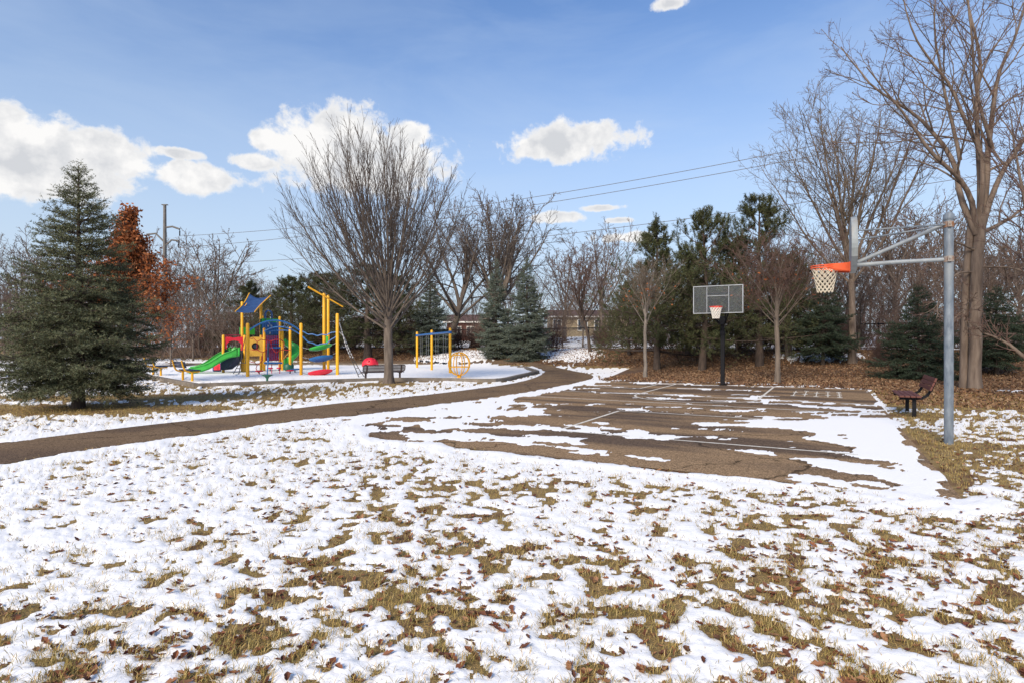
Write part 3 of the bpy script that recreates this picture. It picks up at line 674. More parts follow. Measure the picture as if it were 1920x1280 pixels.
def fan_tree():
    rng = np.random.default_rng(7); X0, Y0 = -5.22, 24.1
    root = new_tree('bare_tree', 'bare vase-shaped tree with straight fanning branches behind the mesh bench', (X0, Y0, 0))
    tr = Acc(); cr = Acc()
    P, R = limb([(0, 0, -0.05), (0.0, 0, 0.8), (-0.03, 0.02, 1.7), (-0.02, 0, 2.6), (0.05, 0.02, 3.5), (0.1, 0, 5.2)], 0.20, 0.075, 16)
    R[0, :9] = 0.195 - 0.002 * np.arange(9); R = flare(R, 0.42); tr.tubes(P, R, 12)
    n = 42; Ls = []; Rs = []
    for i in range(n):
        az = i * 2.39996 + rng.normal(0, 0.15); q = (i + 0.5) / n; th = radians(5 + 84 * q ** 0.85); z0 = 3.9 - 1.7 * q + rng.normal(0, 0.1)
        k = rng.uniform(0.86, 1.0); e = np.array([-0.55 + 4.1 * k * sin(th) * cos(az), 3.6 * k * sin(th) * sin(az), 6.0 + 4.3 * k * cos(th)])
        d = e - np.array([0, 0, z0]); reach = np.linalg.norm(d); d /= reach; b = np.array([d[0] * 0.08, d[1] * 0.08, z0]); o = np.array([d[0], d[1], -0.25]) * (0.045 + 0.06 * q) * reach
        pts = [b, b + (e - b) * 0.3 + o * 0.8 + rng.normal(0, 0.04, 3), b + (e - b) * 0.62 + o + rng.normal(0, 0.07, 3), e]
        Ls.append(resample(pts, 14)); Rs.append(np.linspace(0.034 + 0.016 * rng.random(), 0.009, 14))
    P1, R1 = np.stack(Ls), np.stack(Rs); P1[:, 1:] += np.cumsum(rng.normal(0, 0.012, P1[:, 1:].shape), 1)
    tr.tubes(P1, R1, 6)
    P2, R2 = grow(rng, P1, R1, 14, 0.22, 0.97, radians(18), radians(7), 0.42, 0.2, 9, 0.03, 0.03, 0.5, 0.006, 0.55)
    cr.tubes(P2, R2, 4)
    P3, R3 = grow(rng, P2, R2, 8, 0.15, 1.0, radians(22), radians(8), 0.40, 0.25, 4, 0.05, 0.04, 0.6, 0.005, 0.45)
    cr.tubes(P3, R3, 3)
    P4, R4 = grow(rng, P1, R1, 12, 0.25, 0.97, radians(33), radians(10), 0.11, 0.3, 3, 0.08, 0.03, 0.3, 0.005, 0.3)
    cr.tubes(P4, R4, 3)
    tr.build('trunk', M['bark_grey'], root); cr.build('crown', M['twig'], root)
fan_tree()

def big_right_tree():
    rng = np.random.default_rng(12); Y0 = 21.0; X0 = (1827 - 960) * Y0 / FPX; s = Y0 / FPX
    root = new_tree('bare_tree', 'tall broad bare tree with a thick furrowed trunk behind the galvanised hoop', (X0, Y0, gzf(X0, Y0)))
    def L(pts, dep):
        k = len(pts); return [((px - 1827) * s, dep * (i / (k - 1)) ** 1.2, (645 - py) * s + CAM_H) for i, (px, py) in enumerate(pts)]
    tr = Acc(); cr = Acc()
    P, R = limb([(0.02, 0, -0.1), (0.03, 0, 1.2), (0.05, 0, 3.2), (0.14, 0.0, 5.2), (0.3, 0.02, 6.4)], 0.205, 0.18, 14); P[0, 1:-1] += rng.normal(0, 0.02, (12, 3)); tr.tubes(P, flare(R, 0.28), 14)
    P, R = limb([(-0.14, 0.3, -0.1), (-0.14, 0.3, 1.5), (-0.12, 0.28, 3.2), (-0.08, 0.2, 5.0), (0.0, 0.1, 6.4)], 0.14, 0.12, 12); tr.tubes(P, flare(R, 0.25), 12)
    limbs = [
        (L([(1829, 430), (1812, 380), (1774, 341), (1709, 293), (1644, 228), (1575, 160)], -1.5), 0.108, 0.018),
        (L([(1830, 440), (1806, 366), (1798, 301), (1754, 228), (1722, 192), (1652, 138), (1600, 60)], 1.0), 0.122, 0.018),
        (L([(1834, 420), (1838, 310), (1800, 240), (1760, 170), (1690, 90), (1660, 10)], -0.8), 0.108, 0.016),
        (L([(1840, 430), (1851, 366), (1859, 285), (1876, 195), (1890, 130), (1925, 60), (1960, -60)], 0.6), 0.137, 0.020),
        (L([(1842, 425), (1860, 345), (1890, 285), (1930, 215), (2000, 140)], -1.0), 0.115, 0.020),
        (L([(1838, 410), (1845, 300), (1850, 190), (1865, 90), (1850, -40), (1845, -160)], 1.2), 0.115, 0.016),
        (L([(1800, 301), (1790, 230), (1770, 130), (1760, 40), (1772, -60)], 0.4), 0.072, 0.016),
        (L([(1836, 440), (1880, 420), (1950, 380), (2060, 330)], 1.0), 0.086, 0.016),
        (L([(1862, 280), (1830, 190), (1815, 100), (1800, 0), (1790, -90)], -0.6), 0.065, 0.016),
        (L([(1829, 470), (1780, 455), (1720, 430), (1660, 420)], -1.0), 0.043, 0.010),
        (L([(1820, 510), (1770, 520), (1720, 560), (1690, 600)], -1.6), 0.036, 0.008),
        (L([(1834, 500), (1890, 510), (1940, 560)], -1.2), 0.043, 0.010),
        (L([(1825, 560), (1780, 580), (1750, 620)], -1.6), 0.029, 0.008)]
    PL = []; RL = []
    for pts, r0, r1 in limbs:
        P, R = limb(pts, r0, r1, 16, 0.8); P[0, 2:] += np.cumsum(rng.normal(0, 0.02, (14, 3)), 0); PL.append(P); RL.append(R)
    P1 = np.concatenate(PL); R1 = np.concatenate(RL); tr.tubes(P1, R1, 8)
    P2, R2 = grow(rng, P1, R1, 11, 0.2, 0.98, radians(42), radians(11), 0.40, 0.25, 10, 0.10, 0.05, 0.5, 0.010, 0.5); tr.tubes(P2, R2, 5)
    P3, R3 = grow(rng, P2, R2, 7, 0.15, 1.0, radians(40), radians(12), 0.42, 0.25, 7, 0.12, 0.03, 0.6, 0.006, 0.5); cr.tubes(P3, R3, 4)
    P4, R4 = grow(rng, P3, R3, 6, 0.15, 1.0, radians(40), radians(14), 0.42, 0.25, 3, 0.14, 0.02, 0.6, 0.0048, 0.4); cr.tubes(P4, R4, 3)
    tr.build('trunk', M['bark_warm'], root); cr.build('crown', M['twig_red'], root)
big_right_tree()

def generic_tree(rng, h, stems, spread, tw, rbase, clear=0.25, n2=9, n3=7, n4=5, lean=(0, 0), wob=0.1, fork=0.4, upv=0.05, a2=38, lenk=1.0, limbr=1.0):
    """bare broadleaf tree: trunk, rising limbs, branches, twigs"""
    tr = Acc(); cr = Acc()
    top = np.array([lean[0], lean[1], h * fork])
    P, R = limb([(0, 0, -0.1), (lean[0] * 0.2, lean[1] * 0.2, h * fork * 0.33), (lean[0] * 0.6, lean[1] * 0.6, h * fork * 0.7), tuple(top)], rbase, rbase * 0.72, 10); P[0, 1:] += rng.normal(0, 0.01 * h * 0.2, (9, 3)); tr.tubes(P, flare(R, 0.35), 8)
    PL = []; RL = []
    for i in range(stems):
        az = i * 2.39996 + rng.random(); q = (i + 0.5) / stems; pol = radians(8 + 50 * q) * spread
        z0 = h * (fork - (fork - clear) * q * 0.9); k = z0 / (h * fork); b = np.array([lean[0] * k, lean[1] * k, z0])
        d = np.array([sin(pol) * cos(az), sin(pol) * sin(az), cos(pol)]); ln = (h - z0) * (1.0 - 0.12 * q) / max(0.55, cos(pol) ** 0.6) * (lenk if i > 2 else 1.0)
        pts = [b, b + d * ln * 0.33 + rng.normal(0, 0.02 * h, 3) * 0.5, b + d * ln * 0.66 + rng.normal(0, 0.03 * h, 3) * 0.6 + np.array([0, 0, 0.03 * ln]), b + d * ln + np.array([0, 0, 0.1 * ln * q])]
        PL.append(resample(pts, 12)); RL.append(np.linspace(rbase * (0.55 - 0.2 * q) * limbr, tw * 1.8, 12))
    P1, R1 = np.stack(PL), np.stack(RL); P1[:, 2:] += np.cumsum(rng.normal(0, 0.003 * h, P1[:, 2:].shape), 1); tr.tubes(P1, R1, 6)
    P2, R2 = grow(rng, P1, R1, n2, 0.15, 0.98, radians(a2), radians(11), 0.42, 0.25, 8, wob, upv, 0.5, tw * 1.4, 0.5); cr.tubes(P2, R2, 4)
    P3, R3 = grow(rng, P2, R2, n3, 0.15, 1.0, radians(40), radians(12), 0.45, 0.25, 4, wob * 1.2, upv * 0.6, 0.6, tw, 0.5); cr.tubes(P3, R3, 3)
    ends = P3
    if n4:
        P4, R4 = grow(rng, P3, R3, n4, 0.2, 1.0, radians(38), radians(14), 0.5, 0.25, 3, wob * 1.3, 0.02, 0.7, tw * 0.9, 0.4); cr.tubes(P4, R4, 3); ends = P4
    return tr, cr, ends

def plant(name, label, gen, loc, tm, cm, group=None, rz=0.0):
    tr, cr, ends = gen; root = new_tree(name, label, loc, group, rz)
    tr.build('trunk', tm, root); cr.build('crown', cm, root); return root, ends
def hx(px, Y): return (px - 960) * Y / FPX
def gpos(px, Y): x = hx(px, Y); return (x, Y, gzf(x, Y))

# second tall tree on the right, standing on the bank
plant('bare_tree', 'tall slim-limbed bare tree on the bank behind the orange rim', generic_tree(np.random.default_rng(21), 14.2, 12, 0.72, 0.008, 0.22, 0.3, 12, 7, 6, wob=0.06, upv=0.06, fork=0.42, a2=30), gpos(1598, 33), M['bark_warm'], M['twig_tan'])
# tree at the right edge with a low limb reaching into view
def edge_tree():
    rng = np.random.default_rng(33); Y0 = 17.4; X0 = hx(1950, Y0); tr, cr, e = generic_tree(rng, 9.0, 5, 0.35, 0.006, 0.17, 0.2, 9, 7, 5, wob=0.11)
    P, R = limb([(0, 0, 1.0), (-0.35, 0.1, 1.22), (-0.75, 0.2, 1.62), (-1.2, 0.3, 1.9), (-1.5, 0.3, 2.0), (-1.75, 0.25, 2.25)], 0.075, 0.014, 14); tr.tubes(P, R, 8)
    P2, R2 = grow(rng, P, R, 12, 0.3, 0.98, radians(40), 0.2, 0.42, 0.25, 8, 0.11, 0.05, 0.5, 0.007, 0.5); cr.tubes(P2, R2, 4)
    P3, R3 = grow(rng, P2, R2, 8, 0.15, 1.0, radians(40), 0.2, 0.45, 0.25, 5, 0.12, 0.03, 0.6, 0.005, 0.5); cr.tubes(P3, R3, 3)
    plant('bare_tree', 'bare tree at the right edge with a low limb reaching left', (tr, cr, e), (X0, Y0, 0), M['bark_warm'], M['twig_red'])
edge_tree()
# big leaning trees left of centre beyond the fence
plant('bare_tree', 'large spreading bare tree beyond the fence left of the blue spruces', generic_tree(np.random.default_rng(41), 13.2, 9, 0.95, 0.013, 0.38, 0.2, 10, 8, 5, lean=(0.9, 0), wob=0.12, fork=0.34), gpos(846, 58), M['bark_grey'], M['twig'])
plant('bare_tree', 'large leaning bare tree rising behind the two blue spruces', generic_tree(np.random.default_rng(45), 13.2, 9, 0.95, 0.013, 0.42, 0.25, 10, 8, 5, lean=(3.2, 0), wob=0.12, fork=0.42), gpos(888, 57), M['bark_grey'], M['twig'])
# young trees on the near side of the bank
r1, e1 = plant('young_tree', 'slender pale-barked young tree with a few orange leaves left of the far hoop', generic_tree(np.random.default_rng(51), 5.6, 12, 0.72, 0.0045, 0.095, 0.40, 9, 7, 5, wob=0.08, fork=0.6, limbr=0.6), (*G(1210, 708), 0), M['bark_pale'], M['twig_tan'])
r2, e2 = plant('young_tree', 'young bare tree with a dense brown twig crown right of the far hoop', generic_tree(np.random.default_rng(55), 6.0, 17, 0.85, 0.0045, 0.12, 0.34, 10, 8, 5, wob=0.13, fork=0.6, limbr=0.48), (*G(1457, 718), 0), M['bark_grey'], M['twig_red'])
for root, ends, cnt in ((r1, e1, 90), (r2, e2, 70)):
    rng = np.random.default_rng(3); c = ends[:, -1]; lowm = c[c[:, 2] < np.percentile(c[:, 2], 30)]
    a = Acc(); a.quads(leaf_quads(rng, lowm[rng.integers(0, len(lowm), cnt)], 0.13)); a.build('clinging_leaves', M['oakleaf'], root, False)
plant('young_tree', 'small leaning dark-stemmed tree on the bank right of the blue spruces', generic_tree(np.random.default_rng(58), 7.6, 9, 0.75, 0.009, 0.14, 0.25, 9, 7, 4, lean=(-0.8, 0), wob=0.09, fork=0.45), gpos(1107, 45), M['bark_dark'], M['twig_red'])

# russet oak behind the left spruce
def oak(px, Y, h, label, seed, n, sp=0.62):
    rng = np.random.default_rng(seed); g = generic_tree(rng, h, 24 if h > 5 else 11, sp, 0.008, 0.10 if h > 5 else 0.06, 0.12, 9, 6, 4, wob=0.1, fork=0.8 if h > 5 else 0.6, lenk=0.55 if h > 5 else 1.0)
    root, ends = plant('oak_tree', label, g, gpos(px, Y), M['bark_grey'], M['twig_red'])
    c = ends.reshape(-1, 3); c = c[rng.integers(0, len(c), n)] + rng.normal(0, 0.12, (n, 3))
    a = Acc(); a.quads(leaf_quads(rng, c, 0.135)); a.build('leaves', M['oakleaf'], root, False)
oak(243, 23.5, 6.9, 'oak still holding russet leaves behind the left spruce', 61, 13000, 0.68)
oak(320, 40, 4.2, 'small oak with thin orange leaves left of the yellow-framed benches', 64, 900, 0.95)

# ---- conifers
def needles(rng, p, d, ln, M_, nl, nw, fwd=0.55):
    n = len(p); s = rng.random((n, M_)); a, b = perp(d); ph = rng.random((n, M_)) * 6.283
    rad = a[:, None] * np.cos(ph)[..., None] + b[:, None] * np.sin(ph)[..., None]
    base = p[:, None] + d[:, None] * (s * ln[:, None])[..., None]
    nd = norm(d[:, None] * fwd + rad * 0.85); tip = base + nd * (nl * (0.75 + 0.5 * rng.random((n, M_))))[..., None]
    sd_ = norm(np.cross(nd, rng.normal(0, 1, nd.shape))) * nw * 0.5
    return np.stack([base - sd_, base + sd_, tip], 2).reshape(-1, 3, 3)
def spruce(seed, h, rad, nb, sec_sp, sh_sp, sh_len, Mn, nl, nw, z0=0.25, droop=0.25, sh_scale=1.0, open_=0.12):
    rng = np.random.default_rng(seed); tr = Acc(); fo = Acc()
    P, R = limb([(0, 0, -0.1), (0, 0, h * 0.5), (0, 0, h)], 0.022 * h, 0.008, 10); tr.tubes(P, flare(R, 0.2), 8)
    q = (np.arange(nb) + rng.random(nb)) / nb; zz = q ** 1.15; nwh = int(h * 3.0); zz = np.clip((np.floor(zz * nwh) + 0.5 + rng.normal(0, 0.22, nb)) / nwh, 0, 0.999)
    z = z0 + (h - z0) * zz * 0.985; az = np.arange(nb) * 2.39996 + rng.normal(0, 0.25, nb)
    prof = np.minimum((1 - zz) ** 0.92 * 1.08, 0.60 + 1.75 * zz) + 0.02
    L = rad * prof * np.clip(rng.normal(0.95, open_, nb), 0.55, 1.25)
    e = np.radians(-14 + 52 * zz ** 1.3 + rng.normal(0, 5, nb)); K = 8; p = np.stack([np.zeros(nb), np.zeros(nb), z], -1)
    hd = np.stack([np.cos(az), np.sin(az), np.zeros(nb)], -1); out = [p]
    for k in range(K - 1):
        s = k / (K - 2); ee = e - droop * np.sin(pi * min(s * 1.3, 1.0)) * (1 - zz) + 0.35 * s * s
        p = p + (hd * np.cos(ee)[:, None] + np.array([0, 0, 1.0]) * np.sin(ee)[:, None]) * (L / (K - 1))[:, None]; out.append(p)
    P1 = np.stack(out, 1); R1 = (0.006 + 0.011 * L)[:, None] * np.linspace(1, 0.25, K)[None]; tr.tubes(P1, R1, 4)
    # side branches
    nm = int(rad / sec_sp) + 1; ks = np.arange(nm); pos = []; dr = []; ln = []
    for side in (-1, 1):
        sdist = (ks[None] + rng.random((nb, nm))) * sec_sp; t = 1 - sdist / L[:, None]; ok = t > 0.14
        bi, kk = np.nonzero(ok); tt = t[bi, kk]; f = np.clip(tt * (K - 1), 0, K - 1.001); i = f.astype(int); w = (f - i)[:, None]
        b = P1[bi, i] * (1 - w) + P1[bi, i + 1] * w; tn = norm(P1[bi, i + 1] - P1[bi, i]); lat = norm(np.cross(tn, np.array([0, 0, 1.0]))) * side
        a = np.radians(rng.normal(50, 8, len(bi)))[:, None]; d = norm(tn * np.cos(a) + lat * np.sin(a) + np.array([0, 0, 1.0]) * rng.normal(-0.08, 0.16, len(bi))[:, None])
        pos.append(b); dr.append(d); ln.append(np.minimum(0.62 * sdist[bi, kk] + 0.10, 0.42 * L[bi] + 0.08) * rng.uniform(0.75, 1.15, len(bi)))
    pos = np.concatenate(pos); dr = np.concatenate(dr); ln = np.concatenate(ln)
    P2 = np.stack([pos + dr * ln[:, None] * s + np.array([0, 0, -0.10]) * (ln * s * s)[:, None] for s in (0, 0.5, 1.0)], 1); R2 = (0.003 + 0.004 * ln)[:, None] * np.array([1, 0.8, 0.5])[None]; tr.tubes(P2, R2, 3)
    # shoots: along the side branches and the branch ends
    sp_, sd_, sl_ = [], [], []
    nm = int(ln.max() / sh_sp) + 1
    for side in (-1, 1, 0):
        sdist = (np.arange(nm)[None] + rng.random((len(ln), nm))) * sh_sp; ok = sdist < ln[:, None] * 0.9
        bi, kk = np.nonzero(ok); tt = 1 - sdist[bi, kk] / ln[bi]; b = pos[bi] + dr[bi] * (ln[bi] * tt)[:, None] + np.array([0, 0, -0.10]) * (ln[bi] * tt * tt)[:, None]
        lat = norm(np.cross(dr[bi], np.array([0, 0, 1.0]))) * side; d = norm(dr[bi] * 0.75 + lat * 0.75 + rng.normal(0, 0.16, b.shape) + np.array([0, 0, 0.06]))
        sp_.append(b); sd_.append(d); sl_.append(sh_len * rng.uniform(0.6, 1.25, len(b)))
    sp_.append(P1[:, -2]); sd_.append(norm(P1[:, -1] - P1[:, -2])); sl_.append(np.linalg.norm(P1[:, -1] - P1[:, -2], axis=1) + sh_len)
    topn = 14; sp_.append(np.tile([[0, 0, h - 0.02]], (topn, 1)) - np.array([0, 0, 1.0]) * rng.random((topn, 1)) * 0.5 * h / 6); aa = rng.random(topn) * 6.28
    sd_.append(norm(np.stack([np.cos(aa), np.sin(aa), np.full(topn, 1.1)], -1))); sl_.append(np.full(topn, sh_len * 1.6))
    sp_.append(np.array([[0, 0, h - 0.25]])); sd_.append(np.array([[0, 0, 1.0]])); sl_.append(np.array([0.4]))
    sp_ = np.concatenate(sp_); sd_ = np.concatenate(sd_); sl_ = np.concatenate(sl_)
    fo.tris(needles(rng, sp_, sd_, sl_, Mn, nl, nw))
    return tr, fo
def plant_conifer(name, label, g, loc, fm, tm=None, group=None, rz=0.0):
    root = new_tree(name, label, loc, group, rz); g[0].build('trunk', tm or M['bark_dark'], root); g[1].build('crown', fm, root, False); return root
plant_conifer('spruce_tree', 'full blue-green spruce in the left foreground beside the path', spruce(5, 6.25, 2.1, 240, 0.165, 0.15, 0.20, 13, 0.052, 0.0145, 0.72, 0.34, open_=0.22), (-11.2, 14.7, 0), M['spruce'])
sp1 = plant_conifer('spruce_tree', 'blue spruce on the bank, left of the close pair', spruce(71, 7.7, 1.75, 180, 0.2, 0.15, 0.2, 10, 0.078, 0.030, 0.3, 0.2, open_=0.2), gpos(930, 44.5), M['blue_spruce'])
sp2 = plant_conifer('spruce_tree', 'blue spruce on the bank, right of the close pair', spruce(75, 7.6, 2.05, 190, 0.2, 0.15, 0.2, 10, 0.078, 0.030, 0.25, 0.2, open_=0.22), gpos(988, 42.5), M['blue_spruce'])
ds = plant_conifer('spruce_tree', 'dark drooping spruce left of the tall slim tree by the near hoop', spruce(81, 4.9, 2.1, 110, 0.2, 0.14, 0.18, 9, 0.07, 0.025, 0.9, 0.4, open_=0.22), gpos(1543, 33), M['dark_spruce'])
plant_conifer('spruce_tree', 'low dark spruce behind the brown bench', spruce(85, 4.3, 2.1, 120, 0.19, 0.14, 0.18, 9, 0.065, 0.023, 0.2, 0.35, open_=0.22), gpos(1722, 26.5), M['dark_spruce'])
dup(ds, gpos(1868, 27.5), 1.3, (0.95, 0.95, 0.85), 'dark spruce half hidden behind the thick right-hand trunk')
dup(sp1, gpos(806, 50), 2.2, (1.25, 1.25, 0.92), 'dark green spruce behind the swing set')
def pine(seed, h, rad, nb, ntip, Mn, nl, nw, z0=0.22):
    rng = np.random.default_rng(seed); tr = Acc(); fo = Acc()
    bend = rng.normal(0, 0.02 * h, 2)
    P, R = limb([(0, 0, -0.1), (bend[0], bend[1], h * 0.5), (0, 0, h)], 0.024 * h, 0.018, 12); tr.tubes(P, flare(R, 0.2), 8)
    q = (np.arange(nb) + rng.random(nb)) / nb; z = h * (z0 + (0.97 - z0) * q); az = np.arange(nb) * 2.39996 + rng.normal(0, 0.4, nb)
    L = rad * np.clip(1.08 * (1 - q) ** 0.62, 0.06, 1) * np.clip(rng.normal(0.9, 0.3, nb), 0.35, 1.45); e = np.radians(-2 + 44 * q + rng.normal(0, 8, nb))
    hd = np.stack([np.cos(az), np.sin(az), np.zeros(nb)], -1); k0 = z / h
    p = np.stack([np.interp(k0, [0, .5, 1], [0, bend[0], 0]), np.interp(k0, [0, .5, 1], [0, bend[1], 0]), z], -1); K = 7; out = [p]
    for k in range(K - 1):
        ee = e + 0.5 * (k / K) ** 2; p = p + (hd * np.cos(ee)[:, None] + np.array([0, 0, 1.0]) * np.sin(ee)[:, None]) * (L / (K - 1))[:, None] + rng.normal(0, 0.02, p.shape); out.append(p)
    P1 = np.stack(out, 1); R1 = (0.008 + 0.014 * L)[:, None] * np.linspace(1, 0.3, K)[None]; tr.tubes(P1, R1, 4)
    P2, R2 = grow(rng, P1, R1, ntip, 0.3, 1.0, radians(44), 0.2, 0.36, 0.3, 4, 0.12, 0.12, 0.5, 0.006, 0.35); tr.tubes(P2, R2, 3)
    P3, R3 = grow(rng, P2, R2, 4, 0.3, 1.0, radians(42), 0.25, 0.5, 0.3, 3, 0.12, 0.18, 0.6, 0.005, 0.2); tr.tubes(P3, R3, 3)
    tips = np.concatenate([P1[:, -1], P2[:, -1], P3[:, -1], P3[:, 1], P2[:, 2]]); dirs = norm(np.concatenate([P1[:, -1] - P1[:, -2], P2[:, -1] - P2[:, -2], P3[:, -1] - P3[:, -2], P3[:, 1] - P3[:, 0], P2[:, 2] - P2[:, 1]]) + 1e-6)
    n = len(tips); bi = np.concatenate([np.arange(nb), np.repeat(np.arange(nb), ntip), np.repeat(np.arange(nb), ntip * 4), np.repeat(np.arange(nb), ntip * 4), np.repeat(np.arange(nb), ntip)]); keep = rng.random(n) < np.clip(L[bi] / (0.36 * rad), 0.14, 1.0); tips = tips[keep]; dirs = norm(dirs[keep] + np.array([0, 0, 0.35])); n = len(tips)
    dirs = norm(dirs + np.array([0, 0, 0.35])); fo.tris(needles(rng, tips - dirs * 0.14, dirs, rng.uniform(0.2, 0.46, n), Mn, nl, nw, 0.6))
    return tr, fo
p1 = plant_conifer('pine_tree', 'dark pine behind the pale young tree', pine(91, 8.8, 3.2, 64, 9, 16, 0.115, 0.024, 0.12), gpos(1232, 34.5), M['pine'])
p2 = plant_conifer('pine_tree', 'tall pine directly behind the far hoop', pine(93, 9.4, 3.1, 64, 9, 16, 0.115, 0.024, 0.13), gpos(1316, 33.5), M['pine'])
p3 = plant_conifer('pine_tree', 'tallest pine, right of the far hoop', pine(95, 10.2, 3.1, 64, 9, 16, 0.115, 0.024, 0.16), gpos(1424, 34), M['pine'])
dup(p1, gpos(1180, 42), 2.0, 0.62, 'small pine left of the pale young tree on the bank')
dup(p1, gpos(470, 60), 0.8, (1.05, 1.05, 0.85), 'pine behind the blue canopy of the play structure')
dup(p2, gpos(548, 56), 2.8, (1.25, 1.25, 0.82), 'broad pine behind the middle of the play structure')
dup(p1, gpos(618, 53), 1.9, (1.3, 1.3, 0.88), 'pine behind the tall yellow twin posts')
dup(p3, gpos(690, 48), 0.4, (1.5, 1.5, 0.80), 'wide pine behind the vase-shaped bare tree')
dup(p2, gpos(745, 52), 1.4, (1.2, 1.2, 0.75), 'pine between the vase-shaped tree and the swing set')
dup(p3, gpos(590, 60), 3.4, (1.2, 1.2, 0.8), 'rear pine behind the leaf-shaped steps')
dup(p1, gpos(1290, 40), 4.0, (1.0, 1.0, 0.8), 'rear pine between the two pines left of the far hoop')
dup(p2, gpos(1385, 38), 5.0, (0.95, 0.95, 0.85), 'rear pine seen through the clear backboard')
dup(p1, gpos(1480, 37), 2.5, (0.85, 0.85, 0.75), 'rear pine left of the orange rim')

# ---- woods beyond the fence
wood = []
for i, (h, st, sp, seed) in enumerate(((13, 9, 0.8, 101), (11, 8, 0.95, 103), (14, 8, 0.65, 105), (9, 10, 0.95, 107))):
    root, _ = plant('bare_tree', 'x', generic_tree(np.random.default_rng(seed), h, st, sp, 0.016, 0.17, 0.25, 9, 6, 4, wob=0.11, fork=0.45), (0, 0, 0), M['bark_grey'], M['twig_far'], 'bare trees in the woods beyond the fence')
    wood.append((root, h))
LANDMARKS = [(20, 'the left edge of the picture'), (150, 'the foreground spruce'), (250, 'the russet oak'), (309, 'the utility pole'), (350, 'the near yellow-framed bench'), (400, 'the green slide foot'), (465, 'the blue canopy'), (515, 'the crimson tower wall'), (565, 'the arch end post'), (612, 'the twin yellow posts'), (690, 'the red dome'), (729, 'the vase-shaped tree trunk'), (782, 'the first swing post'), (860, 'the globe spinner'), (930, 'the left blue spruce'), (990, 'the right blue spruce'), (1078, 'the first house window'), (1108, 'the leaning young tree'), (1210, 'the pale young tree'), (1300, 'the clear backboard'), (1355, 'the black hoop pole'), (1424, 'the tallest pine'), (1457, 'the brown young tree trunk'), (1540, 'the orange rim'), (1598, 'the grey fan-shaped board'), (1660, 'the hoop diagonal arm'), (1715, 'the brown bench'), (1779, 'the galvanised pole'), (1827, 'the thick furrowed trunk'), (1905, 'the right edge of the picture')]
def beside(px):
    x, nm = min(LANDMARKS, key=lambda l: abs(l[0] - px)); return ('just left of ' if px < x else 'just right of ') + nm
def woods():
    rng = np.random.default_rng(9); first = [True] * 4
    spots = [(400, 60, 1, 11.8, 'bare tree with a dark trunk standing left of the blue canopy'), (318, 78, 2, 13.8, 'tall bare tree beside the utility pole'), (352, 82, 0, 11.0, 'bare tree just right of the steel utility pole'),
             (1128, 66, 2, 12.8, 'tall bare tree above the house windows'), (1060, 70, 1, 11.0, 'bare tree rising over the left end of the house'), (925, 66, 0, 16.5, 'bare tree between the two large leaning trees')]
    for px in np.concatenate([np.arange(-40, 470, 40), np.arange(480, 1180, 58), np.arange(1180, 1980, 46)]):
        Y = rng.uniform(62, 92) if px < 1200 else rng.uniform(44, 78)
        topy = (rng.uniform(470, 530) if px < 240 else rng.uniform(515, 560) if px < 480 else rng.uniform(525, 575) if px < 840 else rng.uniform(490, 560) if px < 1200 else rng.uniform(490, 560) if px < 1490 else rng.uniform(400, 500))
        x = hx(px, Y); hh = max(5.0, H(topy, Y) - gzf(x, Y)); spots.append((px + rng.uniform(-15, 15), Y, int(rng.integers(0, 4)), hh, None))
    # second, nearer and lower row
    for px in np.concatenate([np.arange(-30, 480, 48), np.arange(1040, 1180, 45), np.arange(1480, 1970, 62)]):
        Y = rng.uniform(52, 60) if px < 1200 else rng.uniform(36, 46)
        topy = rng.uniform(540, 585) if px < 1200 else rng.uniform(460, 540)
        x = hx(px, Y); hh = max(3.5, H(topy, Y) - gzf(x, Y)); spots.append((px + rng.uniform(-15, 15), Y, 3 if rng.random() < .6 else 1, hh, None))
    for px, Y, k, hh, lab in spots:
        root, h0 = wood[k]; loc = gpos(px, Y); s = hh / h0; w = min(s * 1.0, 1.25) if s > 1 else s
        rz = rng.random() * 6.28
        side = ('left of the playground' if px < 420 else 'behind the playground' if px < 900 else 'behind the house and fence' if px < 1200 else 'behind the right-hand pines and hoop')
        lb = lab or ('tall' if hh > 9.5 else 'low') + ' bare tree in the ' + ('far' if Y > 75 else 'middle' if Y > 58 else 'near') + ' woods ' + beside(px + (0.0))
        gr = 'bare trees in the woods ' + side
        if first[k]:
            first[k] = False; root.location = loc; root.rotation_euler = (0, 0, rz); root.scale = (w, w, s); root['label'] = lb; root['group'] = gr
        else:
            dup(root, loc, rz, (w, w, s), lb, gr)
woods()
